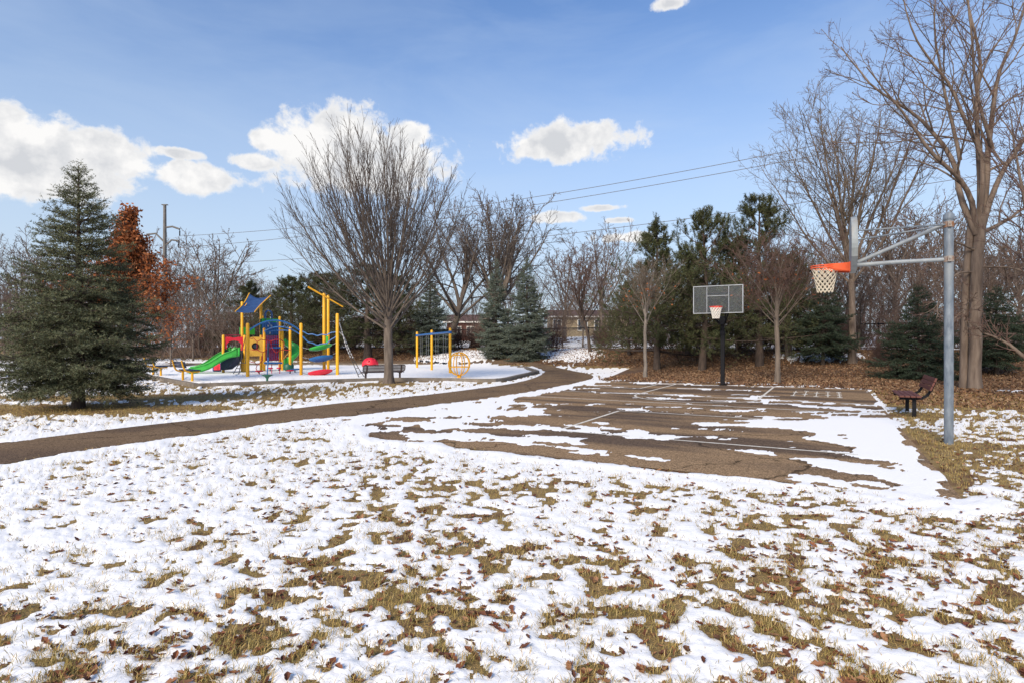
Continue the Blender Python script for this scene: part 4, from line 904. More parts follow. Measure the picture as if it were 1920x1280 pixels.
def shrubs():
    protos = []
    rng = np.random.default_rng(77)
    for i in range(3):
        cr = Acc(); n = 34; az = rng.random(n) * 6.28; pol = np.radians(rng.uniform(5, 48, n)); L = rng.uniform(1.2, 2.2, n)
        d = np.stack([np.sin(pol) * np.cos(az), np.sin(pol) * np.sin(az), np.cos(pol)], -1); b = np.concatenate([rng.normal(0, 0.2, (n, 2)), np.full((n, 1), -0.05)], 1)
        P = np.stack([b + d * (L * s)[:, None] + rng.normal(0, 0.05, (n, 3)) * s for s in np.linspace(0, 1, 6)], 1); R = np.linspace(0.018, 0.007, 6)[None] * np.ones((n, 1)); cr.tubes(P, R, 4)
        st = Acc(); st.tubes(P, R * 1.05, 4)
        tw = Acc(); P2, R2 = grow(rng, P, R, 9, 0.2, 1, radians(38), 0.2, 0.5, 0.3, 5, 0.12, 0.05, 0.6, 0.007, 0.4); tw.tubes(P2, R2, 3)
        P3, R3 = grow(rng, P2, R2, 5, 0.2, 1, radians(40), 0.2, 0.5, 0.3, 3, 0.12, 0.03, 0.7, 0.006, 0.3); tw.tubes(P3, R3, 3)
        root = thing('bare_shrub', 'x', 'shrub', (0, 0, 0), 0)
        st.build('stems', M['twig_red'], root); tw.build('twigs', M['twig_red' if i != 1 else 'twig_far'], root); protos.append(root)
    used = [False] * 3; spots = []
    for u in np.arange(-62, 26, 2.0): spots.append((u + rng.uniform(-.8, .8), 46.9 + rng.normal(0, 1.6) + (1.6 if rng.random() < .5 else -1.4), rng.uniform(0.7, 1.25)))
    for u in np.arange(-2, 24, 2.6): spots.append((u + rng.uniform(-1, 1), rng.uniform(37, 43), rng.uniform(0.5, 0.9)))
    for u in np.arange(-70, -26, 2.2): spots.append((u + rng.uniform(-1, 1), rng.uniform(40, 46), rng.uniform(0.8, 1.5)))
    for u, d, s in spots:
        x, y = ud(u, d)
        if -4.5 < x < -0.5 and 40 < y < 48: continue
        k = int(rng.integers(0, 3)); loc = (x, y, gzf(x, y)); rz = rng.random() * 6.28
        px = 960 + FPX * x / y
        if px < -30 or px > 1950: continue
        side = 'on the far left' if px < 420 else 'behind the playground' if px < 900 else 'in front of the house' if px < 1190 else 'under the pines and right-hand trees'
        lb = ('big' if s > 1.05 else 'small' if s < 0.8 else 'mid-sized') + ' bare shrub ' + ('beyond the fence ' if d > 46.8 else 'before the fence ' if d > 43.5 else 'down the bank ') + beside(px); gr = 'bare shrubs ' + side
        if not used[k]:
            used[k] = True; o = protos[k]; o.location = loc; o.rotation_euler = (0, 0, rz); o.scale = (s,) * 3; o['label'] = lb; o['group'] = gr
        else: dup(protos[k], loc, rz, float(s), lb, gr)
shrubs()

def thicket():
    rng = np.random.default_rng(404)
    def mass(n, pxr, Yr, hr, name, label, m, sp=0.35):
        Y = rng.uniform(*Yr, n); px = rng.uniform(*pxr, n); X = (px - 960) * Y / FPX; h = rng.uniform(*hr, n) * (0.75 + 0.35 * np.sin(X * 0.35) * np.sin(X * 0.13 + 1)); a = Acc(); K = 5
        d = norm(np.stack([rng.normal(0, sp, n), rng.normal(0, sp, n), np.ones(n)], -1)); p = np.stack([X, Y, gz(X, Y) - 0.1], -1); out = [p]
        for k in range(K - 1): p = p + d * (h / (K - 1))[:, None]; d = norm(d + rng.normal(0, 0.12, d.shape)); out.append(p)
        P = np.stack(out, 1); R = (0.010 + 0.005 * h)[:, None] * np.linspace(1, 0.4, K)[None]; a.tubes(P, R, 3)
        P2, R2 = grow(rng, P, R, 6, 0.25, 1, radians(36), 0.2, 0.45, 0.3, 3, 0.13, 0.06, 0.6, 0.013, 0.5); a.tubes(P2, R2, 3)
        tag(a.build(name, m), label, 'undergrowth', kind='stuff')
    mass(780, (-250, 500), (54, 74), (3.0, 6.5), 'thicket', 'dense brown thicket of bare stems left of the playground', M['twig_far'])
    mass(900, (1180, 2150), (42, 62), (3.0, 7.0), 'thicket', 'dense brown thicket of bare stems behind the right-hand trees', M['twig_red'])
    mass(950, (-400, 2300), (105, 150), (6.0, 11.0), 'distant_woods', 'far-off band of bare woods along the skyline', M['twig_far'], 0.25)
thicket()

# ------------------------------------------------------------------ fence
def fence_mesh_mat():
    m = bpy.data.materials.new('black_chain_link'); m.use_nodes = True; nt = m.node_tree; N = nt.nodes.new; L = nt.links.new
    p = nt.nodes['Principled BSDF']; p.inputs['Base Color'].default_value = (0.015, 0.015, 0.016, 1); p.inputs['Roughness'].default_value = 0.6
    tc = N('ShaderNodeTexCoord'); sp = N('ShaderNodeSeparateXYZ'); L(tc.outputs['Object'], sp.inputs[0])
    def f(sign):
        a = N('ShaderNodeMath'); a.operation = 'MULTIPLY_ADD'; L(sp.outputs[2], a.inputs[0]); a.inputs[1].default_value = sign; L(sp.outputs[0], a.inputs[2])
        b = N('ShaderNodeMath'); b.operation = 'MULTIPLY'; L(a.outputs[0], b.inputs[0]); b.inputs[1].default_value = 14.0
        c = N('ShaderNodeMath'); c.operation = 'FRACT'; L(b.outputs[0], c.inputs[0])
        d = N('ShaderNodeMath'); d.operation = 'LESS_THAN'; L(c.outputs[0], d.inputs[0]); d.inputs[1].default_value = 0.13; return d.outputs[0]
    mx = N('ShaderNodeMath'); mx.operation = 'MAXIMUM'; L(f(1.0), mx.inputs[0]); L(f(-1.0), mx.inputs[1])
    tr = N('ShaderNodeBsdfTransparent'); ms = N('ShaderNodeMixShader'); L(mx.outputs[0], ms.inputs[0]); L(tr.outputs[0], ms.inputs[1]); L(p.outputs[0], ms.inputs[2])
    L(ms.outputs[0], nt.nodes['Material Output'].inputs[0]); return m
def build_fence():
    d0 = 46.8; us = np.arange(-61, 27, 3.05); x0, y0 = ud(us[0], d0); z = gzf(x0, y0)
    root = thing('chain_link_fence', 'black chain-link fence running along the top of the leafy bank', 'fence', (x0, y0, z), math.atan2(U[1], U[0]))
    pm = None; mm = None; fm = fence_mesh_mat()
    for k in range(len(us)):
        if pm is None: pm = MB().lathe((0, 0, -0.2), [(0.045, 0), (0.045, 2.02), (0.055, 2.03), (0.04, 2.09)], 8).build('post', M['black'], root).data
        else:
            o = link('post', pm, root); o.location = (k * 3.05, 0, 0)
        if k < len(us) - 1:
            if mm is None: mm = MB().add([(0.04, 0, 0.03), (3.01, 0, 0.03), (3.01, 0, 1.78), (0.04, 0, 1.78)], [(0, 1, 2, 3)]).build('mesh_panel', fm, root).data
            else:
                o = link('mesh_panel', mm, root); o.location = (k * 3.05, 0, 0)
    Lf = (len(us) - 1) * 3.05
    MB().tube([(0, 0, 1.8), (Lf, 0, 1.8)], 0.042, 8).build('top_rail', M['black'], root); MB().tube([(0, 0, 0.12), (Lf, 0, 0.12)], 0.018, 6).build('bottom_rail', M['black'], root)
build_fence()

# ------------------------------------------------------------------ houses
def house(px0, px1, Y, eave_py, ridge_py, label, wins, wallm):
    x0, x1 = hx(px0, Y), hx(px1, Y); zb = gzf((x0 + x1) / 2, Y) - 0.6; W = x1 - x0; dep = 8.0
    root = thing('house', label, 'house', (x0, Y, zb)); he = H(eave_py, Y) - zb; hr = H(ridge_py, Y) - zb
    MB().box((W / 2, dep / 2, he / 2), (W, dep, he)).build('wall', wallm, root)
    ov = 0.5; th = 0.2; mb = MB()
    pr = [(-ov, he - 0.12), (dep / 2, hr), (dep + ov, he - 0.12), (dep + ov, he + 0.08), (dep / 2, hr + th), (-ov, he + 0.08)]
    vs = [(-ov, y, z) for y, z in pr] + [(W + ov, y, z) for y, z in pr]
    mb.add(vs, [(5, 4, 1, 0), (4, 3, 2, 1), (6, 7, 10, 11), (7, 8, 9, 10)] + [(i, (i + 1) % 6, 6 + (i + 1) % 6, 6 + i) for i in range(6)])
    rf = mb.build('roof', M['roofs'], root); MB().box((W / 2, -ov - 0.03, he - 0.02), (W + 2 * ov, 0.05, 0.2)).build('fascia', M['trim'], rf)
    g = MB(); g.add([(0, 0, he), (0, dep, he), (0, dep / 2, hr - .1), (W, 0, he), (W, dep, he), (W, dep / 2, hr - .1)], [(0, 2, 1), (3, 4, 5)]); g.build('gable', wallm, root)
    for (fx, w, h, zc) in wins:
        wx = fx * W; fr = MB()
        for a, b, c, d in ((wx - w / 2 - .06, zc, .12, h + .24), (wx + w / 2 + .06, zc, .12, h + .24), (wx, zc + h / 2 + .06, w, .12), (wx, zc - h / 2 - .06, w, .12), (wx, zc, .06, h)): fr.box((a, -0.05, b), (c, 0.1, d))
        f = fr.build('window', M['trim'], root); MB().box((wx, -0.015, zc), (w, 0.02, h)).build('pane', M['pane'], f)
    return root
house(1032, 1215, 84, 594, 581, 'low tan and brown house with white-framed windows beyond the fence', [(0.07, 1.1, 1.5, 2.2), (0.33, 1.3, 1.5, 2.2), (0.49, 1.0, 1.5, 2.2), (0.62, 1.0, 1.5, 2.2), (0.85, 1.3, 1.5, 2.2)], M['siding'])
house(838, 902, 82, 604, 590, 'red brick house partly hidden left of the blue spruces', [(0.3, 1.0, 1.2, 2.0), (0.7, 1.0, 1.2, 2.0)], M['brick'])
house(655, 720, 88, 606, 594, 'pale house glimpsed through the pines behind the vase-shaped tree', [(0.3, 1.2, 1.2, 2.0), (0.7, 1.2, 1.2, 2.0)], M['trim'])

# ------------------------------------------------------------------ utility pole and wires
def utility():
    Y = 70.0; X = hx(309, Y); z0 = gzf(X, Y); root = thing('utility_pole', 'tall slim steel utility pole with curved arms behind the russet oak', 'pole', (X, Y, z0)); top = H(385, Y) - z0
    MB().tube([(0, 0, -0.2), (0, 0, top)], [0.30, 0.17], 10).build('pole', M['pole_far'], root, True)
    MB().box((0, 0, top + 0.04), (0.7, 0.3, 0.08)).build('cap', M['pole_far'], root)
    arms = [((0, 427), (28, 430), 1), ((0, 455), (-34, 440), -1), ((0, 462), (26, 452), 1)]
    ends = []
    for (a, ay), (b, by), s in arms:
        e = (b * Y / FPX, 0, H(by, Y) - z0); st = (0, 0, H(ay, Y) - z0)
        MB().tube([st, ((st[0] + e[0]) / 2, 0, max(st[2], e[2]) + 0.12), e], 0.11, 6).build('arm', M['pole_far'], root)
        MB().lathe((e[0], 0, e[2] - 0.85), [(0.04, 0), (0.09, .05), (0.05, .1), (0.09, .2), (0.05, .25), (0.09, .4), (0.05, .45), (0.09, .6), (0.04, .65), (0.03, .85)], 8).build('insulator', M['black'], root)
        ends.append((X + e[0], Y, e[2] + z0 - 0.85))
    starts = [Vector(ends[0]), Vector(ends[2]), Vector((X, Y, H(497, Y)))]
    mids = [(1180, 340), (1200, 352), (1200, 422)]; far = [(2223, 118), (2223, 150), (2223, 265)]
    labs = ['uppermost thin power line crossing the blue sky', 'second power line just below the uppermost one', 'lowest power line crossing above the pines']
    for s, (mx, my), (ex, ey), lab in zip(starts, mids, far, labs):
        e = at(ex, ey, 38.0); r = (mx - 960) / FPX; t = (r * s.y - s.x) / ((e.x - s.x) - r * (e.y - s.y)); p = s.lerp(e, t); sag = (p.z - H(my, p.y)) / (4 * t * (1 - t))
        pts = [s.lerp(e, q) - Vector((0, 0, sag * 4 * q * (1 - q))) for q in np.linspace(0, 1, 40)]
        tag(MB().tube(pts, 0.026, 5).build('power_line', M['wire']), lab, 'wire', 'overhead power lines')
utility()

# ------------------------------------------------------------------ basketball hoops
def net_mesh(name, root, m, r0, r1, ln, n=12, rows=6, z0=0.0, th=0.006, c=(0, 0)):
    mb = MB()
    def pt(k, j):
        s = j / rows; r = r0 + (r1 - r0) * (s ** 0.55); a = 2 * pi * (k + 0.5 * (j % 2)) / n; return Vector((c[0] + r * cos(a), c[1] + r * sin(a), z0 - ln * s ** 0.85))
    for j in range(rows):
        for k in range(n):
            for dk in ((0, -1) if j % 2 == 0 else (0, 1)): mb.tube([pt(k, j), pt(k + dk, j + 1)], th, 4, False)
    return mb.build(name, m, root)
def near_hoop():
    x, y = G(1779, 832); root = thing('basketball_hoop', 'galvanised pole basketball hoop with orange rim in the right foreground', 'hoop', (x, y, 0), math.atan2(-U[1], -U[0]))
    # local +x is the way the hoop faces
    MB().lathe((0, 0, -0.1), [(0.066, 0), (0.066, 3.82), (0.064, 3.83)], 20).build('pole', M['galv'], root, True)
    MB().lathe((0, 0, 3.70), [(0.075, 0), (0.079, 0.02), (0.079, 0.05), (0.074, 0.055), (0.074, 0.075), (0.067, 0.09), (0.055, 0.115), (0.03, 0.135), (0.005, 0.14)], 20).build('cap', M['galv'], root, True)
    bx = 1.34
    for zc, nm in ((3.05, 'clamp'), (3.62, 'clamp')):
        c = MB().lathe((0, 0, zc - 0.05), [(0.069, 0), (0.075, 0.004), (0.075, 0.096), (0.069, 0.1)], 20)
        for s in (-1, 1): c.box((0, s * 0.088, zc), (0.05, 0.04, 0.09)); c.box((0.0, s * 0.113, zc), (0.016, 0.03, 0.016))
        c.build(nm, M['rust'], root)
    MB().tube([(0.06, 0, 3.05), (0.7, 0, 3.052), (bx - 0.02, 0, 3.04)], [0.033, 0.036, 0.036], 12).build('lower_arm', M['galv2'], root, True)
    MB().tube([(0.05, -0.03, 3.64), (bx - 0.05, 0, 3.09)], 0.033, 12).build('diagonal_arm', M['galv2'], root, True)
    for s in (-1, 1): MB().tube([(0.05, 0.04 * s, 3.62), (bx - 0.03, s * 0.52, 3.56)], 0.014, 8).build('support_rod', M['galv'], root, True)
    # fan-shaped board with folded rim
    out = []
    for a in np.linspace(radians(-20), radians(200), 28): out.append((0.69 * cos(a) * (1.0 if abs(cos(a)) < .9 else 1.0), 3.36 + 0.52 * sin(a)))
    out = [(0.30, 2.93), (0.60, 3.12)] + out[1:-1] + [(-0.60, 3.12), (-0.30, 2.93)]
    bd = MB(); bd.prism(out, (0, 1, 0), (0, 0, 1), (1, 0, 0), (bx + 0.055, 0, 0), 0.012); b = bd.build('backboard', M['board'], root)
    rim = MB(); n = len(out); cy, cz = 0.0, 3.35
    for i in range(n):
        (a0, b0), (a1, b1) = out[i], out[(i + 1) % n]
        k = 0.965; i0 = (cy + (a0 - cy) * k, cz + (b0 - cz) * k); i1 = (cy + (a1 - cy) * k, cz + (b1 - cz) * k)
        vs = [(bx - 0.03, a0, b0), (bx - 0.03, a1, b1), (bx + 0.049, a1, b1), (bx + 0.049, a0, b0), (bx - 0.03, *i0), (bx - 0.03, *i1), (bx + 0.049, *i1), (bx + 0.049, *i0)]
        rim.add(vs, [(0, 1, 2, 3), (7, 6, 5, 4), (4, 5, 1, 0)])
    rim.build('flange', M['board'], b)
    MB().box((bx, 0, 3.05), (0.05, 0.3, 0.18)).build('mounting_plate', M['galv2'], root)
    rc = bx + 0.07 + 0.15 + 0.235; rr = 0.232
    rg = MB()
    for dz in (0, -0.035): rg.tube([(rc + rr * cos(a), rr * sin(a), 3.05 + dz) for a in np.linspace(0, 2 * pi, 40)[:-1]], 0.010, 8, closed=True)
    R = rg.build('rim', M['orange'], root, True)
    br = MB(); xa = bx + 0.063
    for s in (-1, 1):
        xb = rc + 0.01; vs = [(xa, s * 0.13, 3.085), (xa, s * 0.13, 2.93), (rc - 0.17, s * 0.17, 2.945), (xb, s * (rr + 0.004), 3.02), (xb, s * (rr + 0.004), 3.06)]
        vs2 = [(p[0], p[1] - s * 0.012, p[2]) for p in vs]; br.add(vs + vs2, [(0, 1, 2, 3, 4), (9, 8, 7, 6, 5)] + [(i, 5 + i, 5 + (i + 1) % 5, (i + 1) % 5) for i in range(5)])
    br.box((xa + 0.008, 0, 3.01), (0.014, 0.28, 0.17)); br.add([(xa, -.13, 3.084), (rc - rr * .6, -.17, 3.066), (rc - rr * .6, .17, 3.066), (xa, .13, 3.084)], [(0, 1, 2, 3)]); br.build('bracket', M['orange'], root)
    net_mesh('net', root, M['net'], 0.228, 0.125, 0.44, 12, 8, 3.02, 0.0065, (rc, 0))
near_hoop()

def glass_mat():
    m = bpy.data.materials.new('clear_acrylic'); m.use_nodes = True; nt = m.node_tree; N = nt.nodes.new; L = nt.links.new
    nt.nodes.remove(nt.nodes['Principled BSDF']); tr = N('ShaderNodeBsdfTransparent'); tr.inputs[0].default_value = (0.88, 0.89, 0.91, 1); gl = N('ShaderNodeBsdfGlossy'); gl.inputs['Roughness'].default_value = 0.12
    df = N('ShaderNodeBsdfDiffuse'); df.inputs[0].default_value = (0.7, 0.7, 0.72, 1)
    fr = N('ShaderNodeFresnel'); fr.inputs[0].default_value = 1.45; m1 = N('ShaderNodeMixShader'); L(fr.outputs[0], m1.inputs[0]); L(tr.outputs[0], m1.inputs[1]); L(gl.outputs[0], m1.inputs[2])
    m2 = N('ShaderNodeMixShader'); m2.inputs[0].default_value = 0.025; L(m1.outputs[0], m2.inputs[1]); L(df.outputs[0], m2.inputs[2]); L(m2.outputs[0], nt.nodes['Material Output'].inputs[0]); return m
def far_hoop():
    x, y = G(1355, 722); root = thing('basketball_hoop', 'black pole basketball hoop with clear backboard at the far edge of the court', 'hoop', (x, y, 0), math.atan2(-D[1], -D[0]))
    MB().box((0, 0, 0.015), (0.34, 0.34, 0.03)).build('base_plate', M['black'], root)
    MB().box((0, 0, 1.06), (0.15, 0.15, 2.06)).build('pole', M['black'], root, bevel=0.012)
    MB().bar((-0.02, 0, 2.05), (0.10, 0, 2.75), 0.13, 0.13).box((0.0, 0, 2.10), (0.18, 0.18, 0.16)).build('neck', M['black'], root, bevel=0.01)
    bx = 1.16
    arm = MB()
    for s in (-1, 1):
        arm.bar((0.08, s * 0.09, 2.68), (bx - 0.03, s * 0.42, 3.58), 0.05, 0.07); arm.bar((0.08, s * 0.09, 2.45), (bx - 0.03, s * 0.42, 2.98), 0.05, 0.07)
    arm.bar((bx - 0.05, -0.45, 3.58), (bx - 0.05, 0.45, 3.58), 0.06, 0.07); arm.bar((bx - 0.05, -0.45, 2.98), (bx - 0.05, 0.45, 2.98), 0.06, 0.07); arm.box((0.07, 0, 2.58), (0.2, 0.22, 0.3))
    arm.build('support_arms', M['black'], root)
    W, h, zc = 1.83, 1.07, 3.36; fr = MB()
    for a in (-1, 1): fr.box((bx, a * (W / 2 - 0.015), zc), (0.04, 0.03, h)); fr.box((bx, 0, zc + a * (h / 2 - 0.015)), (0.04, W - 0.062, 0.028))
    f = fr.build('backboard_frame', M['white_frame'], root)
    MB().box((bx, 0, zc), (0.012, W - 0.08, h - 0.08)).build('pane', glass_mat(), f)
    ln = MB()
    for a in (-1, 1): ln.box((bx + 0.012, a * 0.40, zc), (0.006, 0.02, h - 0.09))
    ln.box((bx + 0.012, 0, zc + 0.14), (0.006, 0.77, 0.02)); ln.build('target_lines', M['white_frame'], f)
    rc = bx + 0.02 + 0.15 + 0.235; rg = MB(); rg.tube([(rc + 0.232 * cos(a), 0.232 * sin(a), 3.05) for a in np.linspace(0, 2 * pi, 36)[:-1]], 0.016, 8, closed=True)
    rg.box((bx + 0.1, 0, 3.03), (0.16, 0.2, 0.05)); rg.box((bx + 0.035, 0, 3.0), (0.02, 0.26, 0.16)); rg.build('rim', M['redrim'], root)
    gd = MB(); gd.tube([(rc + 0.2 * cos(a), 0.2 * sin(a), 2.985) for a in np.linspace(0, 2 * pi, 30)[:-1]], 0.012, 6, closed=True)
    net_mesh('net', root, M['netw'], 0.228, 0.12, 0.42, 12, 6, 3.03, 0.011, (rc, 0))
far_hoop()

# ------------------------------------------------------------------ benches
def brown_bench():
    a = np.array(G(1712, 781.5)); b = np.array(G(1703, 769.5)); c = (a + b) / 2; ang = math.atan2(-U[1], -U[0])      # local +x faces the court
    root = thing('bench', 'brown slatted bench with black frame beside the court', 'bench', (c[0], c[1], 0), ang)
    for s in (-1, 1):
        y = s * 0.66
        MB().box((0.0, y, 0.2), (0.075, 0.075, 0.42)).build('leg', M['black'], root, bevel=0.006)
        pts = [(0.28, y, 0.415), (0.0, y, 0.415), (-0.14, y, 0.43), (-0.24, y, 0.50), (-0.31, y, 0.62), (-0.38, y, 0.80)]
        m = MB()
        for p, q in zip(pts[:-1], pts[1:]): m.bar(p, Vector(q) + (Vector(q) - Vector(p)).normalized() * 0.012, 0.05, 0.07, up=(0, 1, 0))
        m.build('side_frame', M['black'], root)
    for k in range(4): MB().box((0.25 - k * 0.105, 0, 0.475), (0.095, 1.75, 0.042)).build('seat_slat', M['brownwood'], root, bevel=0.008)
    dx, dz = -0.07, 0.18; ll = math.hypot(dx, dz)
    for k in range(3):
        t = 0.02 + k * 0.105; p = Vector((-0.265 + dx / ll * t, 0, 0.60 + dz / ll * t)); q = p + Vector((dx, 0, dz)) / ll * 0.095
        MB().bar(p, q, 1.75, 0.04, up=(dz / ll, 0, -dx / ll)).build('back_slat', M['brownwood'], root, bevel=0.008)
brown_bench()
def mesh_bench():
    a = np.array(G(687.4, 714)); b = np.array(G(750.8, 712)); c = (a + b) / 2; e = (b - a) / np.linalg.norm(b - a); ang = math.atan2(e[1], e[0])
    root = thing('bench', 'brown-framed metal mesh bench behind the vase-shaped tree trunk', 'bench', (c[0], c[1], 0.02), ang); L = 1.75
    root.scale = (1.1, 1.0, 0.8)
    for s in (-1, 1):
        x = s * 0.72; m = MB().bar((x, 0.12, 0), (x, 0.12, 0.42), 0.07, 0.06).bar((x, -0.08, 0.42), (x, 0.42, 0.42), 0.06, 0.05); m.build('leg', M['brownmetal'], root)
        MB().bar((x, -0.02, 0.40), (x, -0.12, 0.84), 0.06, 0.05).build('back_support', M['brownmetal'], root)
    def loop(h0, h1, f, n=6):
        r = 0.07; pts = []
        for cx, cz, a0 in ((L / 2 - r, h1 - r, 0), (-L / 2 + r, h1 - r, pi / 2), (-L / 2 + r, h0 + r, pi), (L / 2 - r, h0 + r, 1.5 * pi)):
            for k in range(n): a = a0 + k / (n - 1) * pi / 2; pts.append(f(cx + r * cos(a), cz + r * sin(a)))
        return pts
    fb = lambda x, z: (x, -0.02 - (z - 0.45) * 0.23 - 0.03, z)
    bk = MB().tube(loop(0.52, 0.86, fb), 0.024, 8, closed=True).build('back_frame', M['brownmetal'], root)
    MB().bar(fb(-L / 2, 0.69), fb(L / 2, 0.69), 0.02, 0.02).build('back_rail', M['brownmetal'], bk)
    for z0 in (0.545, 0.70):
        MB().add([fb(-L / 2 + .03, z0), fb(L / 2 - .03, z0), fb(L / 2 - .03, z0 + .135), fb(-L / 2 + .03, z0 + .135)], [(0, 1, 2, 3)]).build('back_mesh', M['meshmetal'], bk)
    fs = lambda x, z: (x, z, 0.455)
    st = MB().tube([(p[0], p[1], 0.455) for p in loop(-0.02, 0.42, fs)], 0.024, 8, closed=True).build('seat_frame', M['brownmetal'], root)
    MB().box((0, 0.2, 0.455), (L - 0.04, 0.40, 0.012)).build('seat_mesh', M['meshmetal'], st)
mesh_bench()
def yellow_bench(p0, p1, label):
    a = np.array(G(*p0)); b = np.array(G(*p1)); c = (a + b) / 2; e = (b - a) / np.linalg.norm(b - a); ang = math.atan2(e[1], e[0])   # local x along, +y faces the play area
    root = thing('bench', label, 'bench', (c[0], c[1], 0.04), ang, 'yellow-framed benches by the playground kerb'); W = 0.62
    for s in (-1, 1):
        x = s * W
        MB().tube([(x, 0.12, 0), (x, 0.12, 0.42)], 0.05, 10).build('leg', M['yellow'], root, True)
        MB().tube(smooth_line([(x, 0.42, 0.43), (x, 0.1, 0.42), (x, -0.12, 0.46), (x, -0.22, 0.62), (x, -0.30, 0.92)], 4), 0.034, 8).build('side_frame', M['yellow'], root, True)
    for k in range(3): MB().box((0, 0.36 - 0.15 * k, 0.485), (1.5, 0.135, 0.045)).build('seat_slat', M['navy'], root, bevel=0.008)
    for k in range(2):
        z = 0.66 + 0.14 * k; y = -0.175 - (z - 0.62) * 0.27; MB().bar((-0.75, y + 0.02, z), (0.75, y + 0.02, z), 0.04, 0.13, up=(0, -0.27, 1)).build('back_slat', M['navy'], root, bevel=0.008)
    return root
yellow_bench((337, 714.5), (355, 717), 'yellow-framed navy bench nearest the green slide foot')
yellow_bench((282.7, 704.4), (296, 706), 'yellow-framed navy bench farther left, next to the spruce')

# ------------------------------------------------------------------ playground
S0 = 0.05
def swing_set():
    P = [G(782, 690.5), G(809.5, 695), G(844, 700.5)]; root = thing('swing_set', 'yellow swing set with a blue top beam behind the globe spinner', 'swing', (*P[1], 0))
    O = Vector((*P[1], 0)); tops = []
    for (x, y), py in zip(P, (622, 618.5, 614.5)):
        h = H(py, y); b = Vector((x, y, 0)) - O
        MB().lathe(b, [(0.075, -0.1), (0.075, h - 0.06), (0.06, h - 0.02), (0.03, h)], 14).build('post', M['yellow'], root, True); tops.append(b + Vector((0, 0, h - 0.25)))
    for i in range(2):
        MB().tube([tops[i], tops[i + 1]], 0.055, 10).build('beam', M['blue'], root, True)
    for t in tops: MB().lathe(t - Vector((0, 0, 0.08)), [(0.082, 0), (0.09, 0.01), (0.09, 0.15), (0.082, 0.16)], 14).build('collar', M['blue'], root)
    for i in range(2):
        d = (tops[i + 1] - tops[i]); ax = Vector((d.x, d.y, 0)).normalized()
        for t in (0.3, 0.72):
            c = tops[i].lerp(tops[i + 1], t); sz = 0.55
            seat = MB(); pts = [(-0.26, 0.03), (-0.13, -0.03), (0, -0.05), (0.13, -0.03), (0.26, 0.03)]
            n = Vector((-ax.y, ax.x, 0)); vs = []
            for a, z in pts:
                for s in (-1, 1): vs.append(Vector((c.x, c.y, sz + z)) + ax * a + n * s * 0.08)
            vs += [v + Vector((0, 0, 0.025)) for v in vs]; k = 10
            seat.add(vs, [(2 * j, 2 * j + 1, 2 * j + 3, 2 * j + 2) for j in range(4)] + [(k + 2 * j, k + 2 * j + 2, k + 2 * j + 3, k + 2 * j + 1) for j in range(4)] + [(2 * j, 2 * j + 2, k + 2 * j + 2, k + 2 * j) for j in range(4)] + [(2 * j + 3, 2 * j + 1, k + 2 * j + 1, k + 2 * j + 3) for j in range(4)])
            s_ = seat.build('seat', M['black'], root)
            for s in (-1, 1): MB().tube([Vector((c.x, c.y, sz + 0.04)) + ax * 0.26 * s, c + ax * 0.24 * s], 0.009, 4).build('chain', M['chain'], s_)
swing_set()
def globe():
    x, y = G(861, 709.5); root = thing('globe_spinner', 'yellow ring globe spinner beside the swing set', 'spinner', (x, y, S0)); r = 0.53; zc = 0.66
    MB().lathe((0, 0, -0.1), [(0.10, 0), (0.10, 0.18), (0.07, 0.2), (0.12, 0.24)], 14).build('base', M['yellow'], root, True)
    for k in range(4):
        a0 = k * pi / 4 + 0.35; MB().tube([(r * cos(a0) * cos(t), r * sin(a0) * cos(t), zc + r * sin(t) * 1.04) for t in np.linspace(0, 2 * pi, 40)[:-1]], 0.022 + 0.0008 * k, 8, closed=True).build('ring', M['yellow'], root, True)
    for dz in (-0.14, 0.42):
        q = math.sqrt(r * r - (dz / 1.04) ** 2); MB().tube([(q * cos(t), q * sin(t), zc + dz) for t in np.linspace(0, 2 * pi, 36)[:-1]], 0.017, 6, closed=True).build('hoop', M['yellow'], root, True)
globe()
def red_dome():
    x, y = G(694, 688); root = thing('dome_climber', 'red plastic dome with round holes behind the mesh bench', 'play dome', (x, y, S0)); rr = 0.58; base = 0.15
    v = []; f = []; nu, nv = 24, 8
    for j in range(nv + 1):
        t = j / nv * pi / 2
        for i in range(nu):
            a = 2 * pi * i / nu; sc = 1 + 0.05 * cos(5 * a) * (1 - j / nv); v.append((rr * cos(t) * cos(a) * sc, rr * cos(t) * sin(a) * sc, base + 0.12 * (cos(5 * a) > 0.3) * (j == 0) * -1 + 0.50 * sin(t)))
    for j in range(nv):
        for i in range(nu):
            if j in (2, 4) and (i + j) % 5 == 0: continue
            f.append((j * nu + i, j * nu + (i + 1) % nu, (j + 1) * nu + (i + 1) % nu, (j + 1) * nu + i))
    o = MB().add(v, f).build('shell', M['red'], root, True); m = o.modifiers.new('thickness', 'SOLIDIFY'); m.thickness = 0.03
    for k in range(5):
        a = 2 * pi * k / 5; MB().tube([(0.55 * cos(a), 0.55 * sin(a), -0.05), (0.56 * cos(a), 0.56 * sin(a), base + 0.02)], 0.035, 8).build('foot', M['red'], root)
red_dome()
def stand_spinner():
    x, y = G(501, 716.5); root = thing('stand_up_spinner', 'thin blue pole spinner on a dark green foot by the front kerb', 'spinner', (x, y, S0))
    MB().lathe((0, 0, -0.1), [(0.045, 0), (0.045, 0.22), (0.10, 0.30), (0.22, 0.36), (0.23, 0.39), (0.05, 0.41)], 16).build('foot', M['dgreen'], root, True)
    MB().tube([(0, 0, 0.3), (0.0, 0.1, 0.9), (-0.02, 0.1, 1.25), (0.02, 0.05, 1.55)], 0.028, 8).build('pole', M['blue'], root, True)
    MB().tube([(-0.03, 0.1, 1.05), (0.04, 0.06, 1.62)], 0.05, 8).build('grip', M['navy'], root, True)
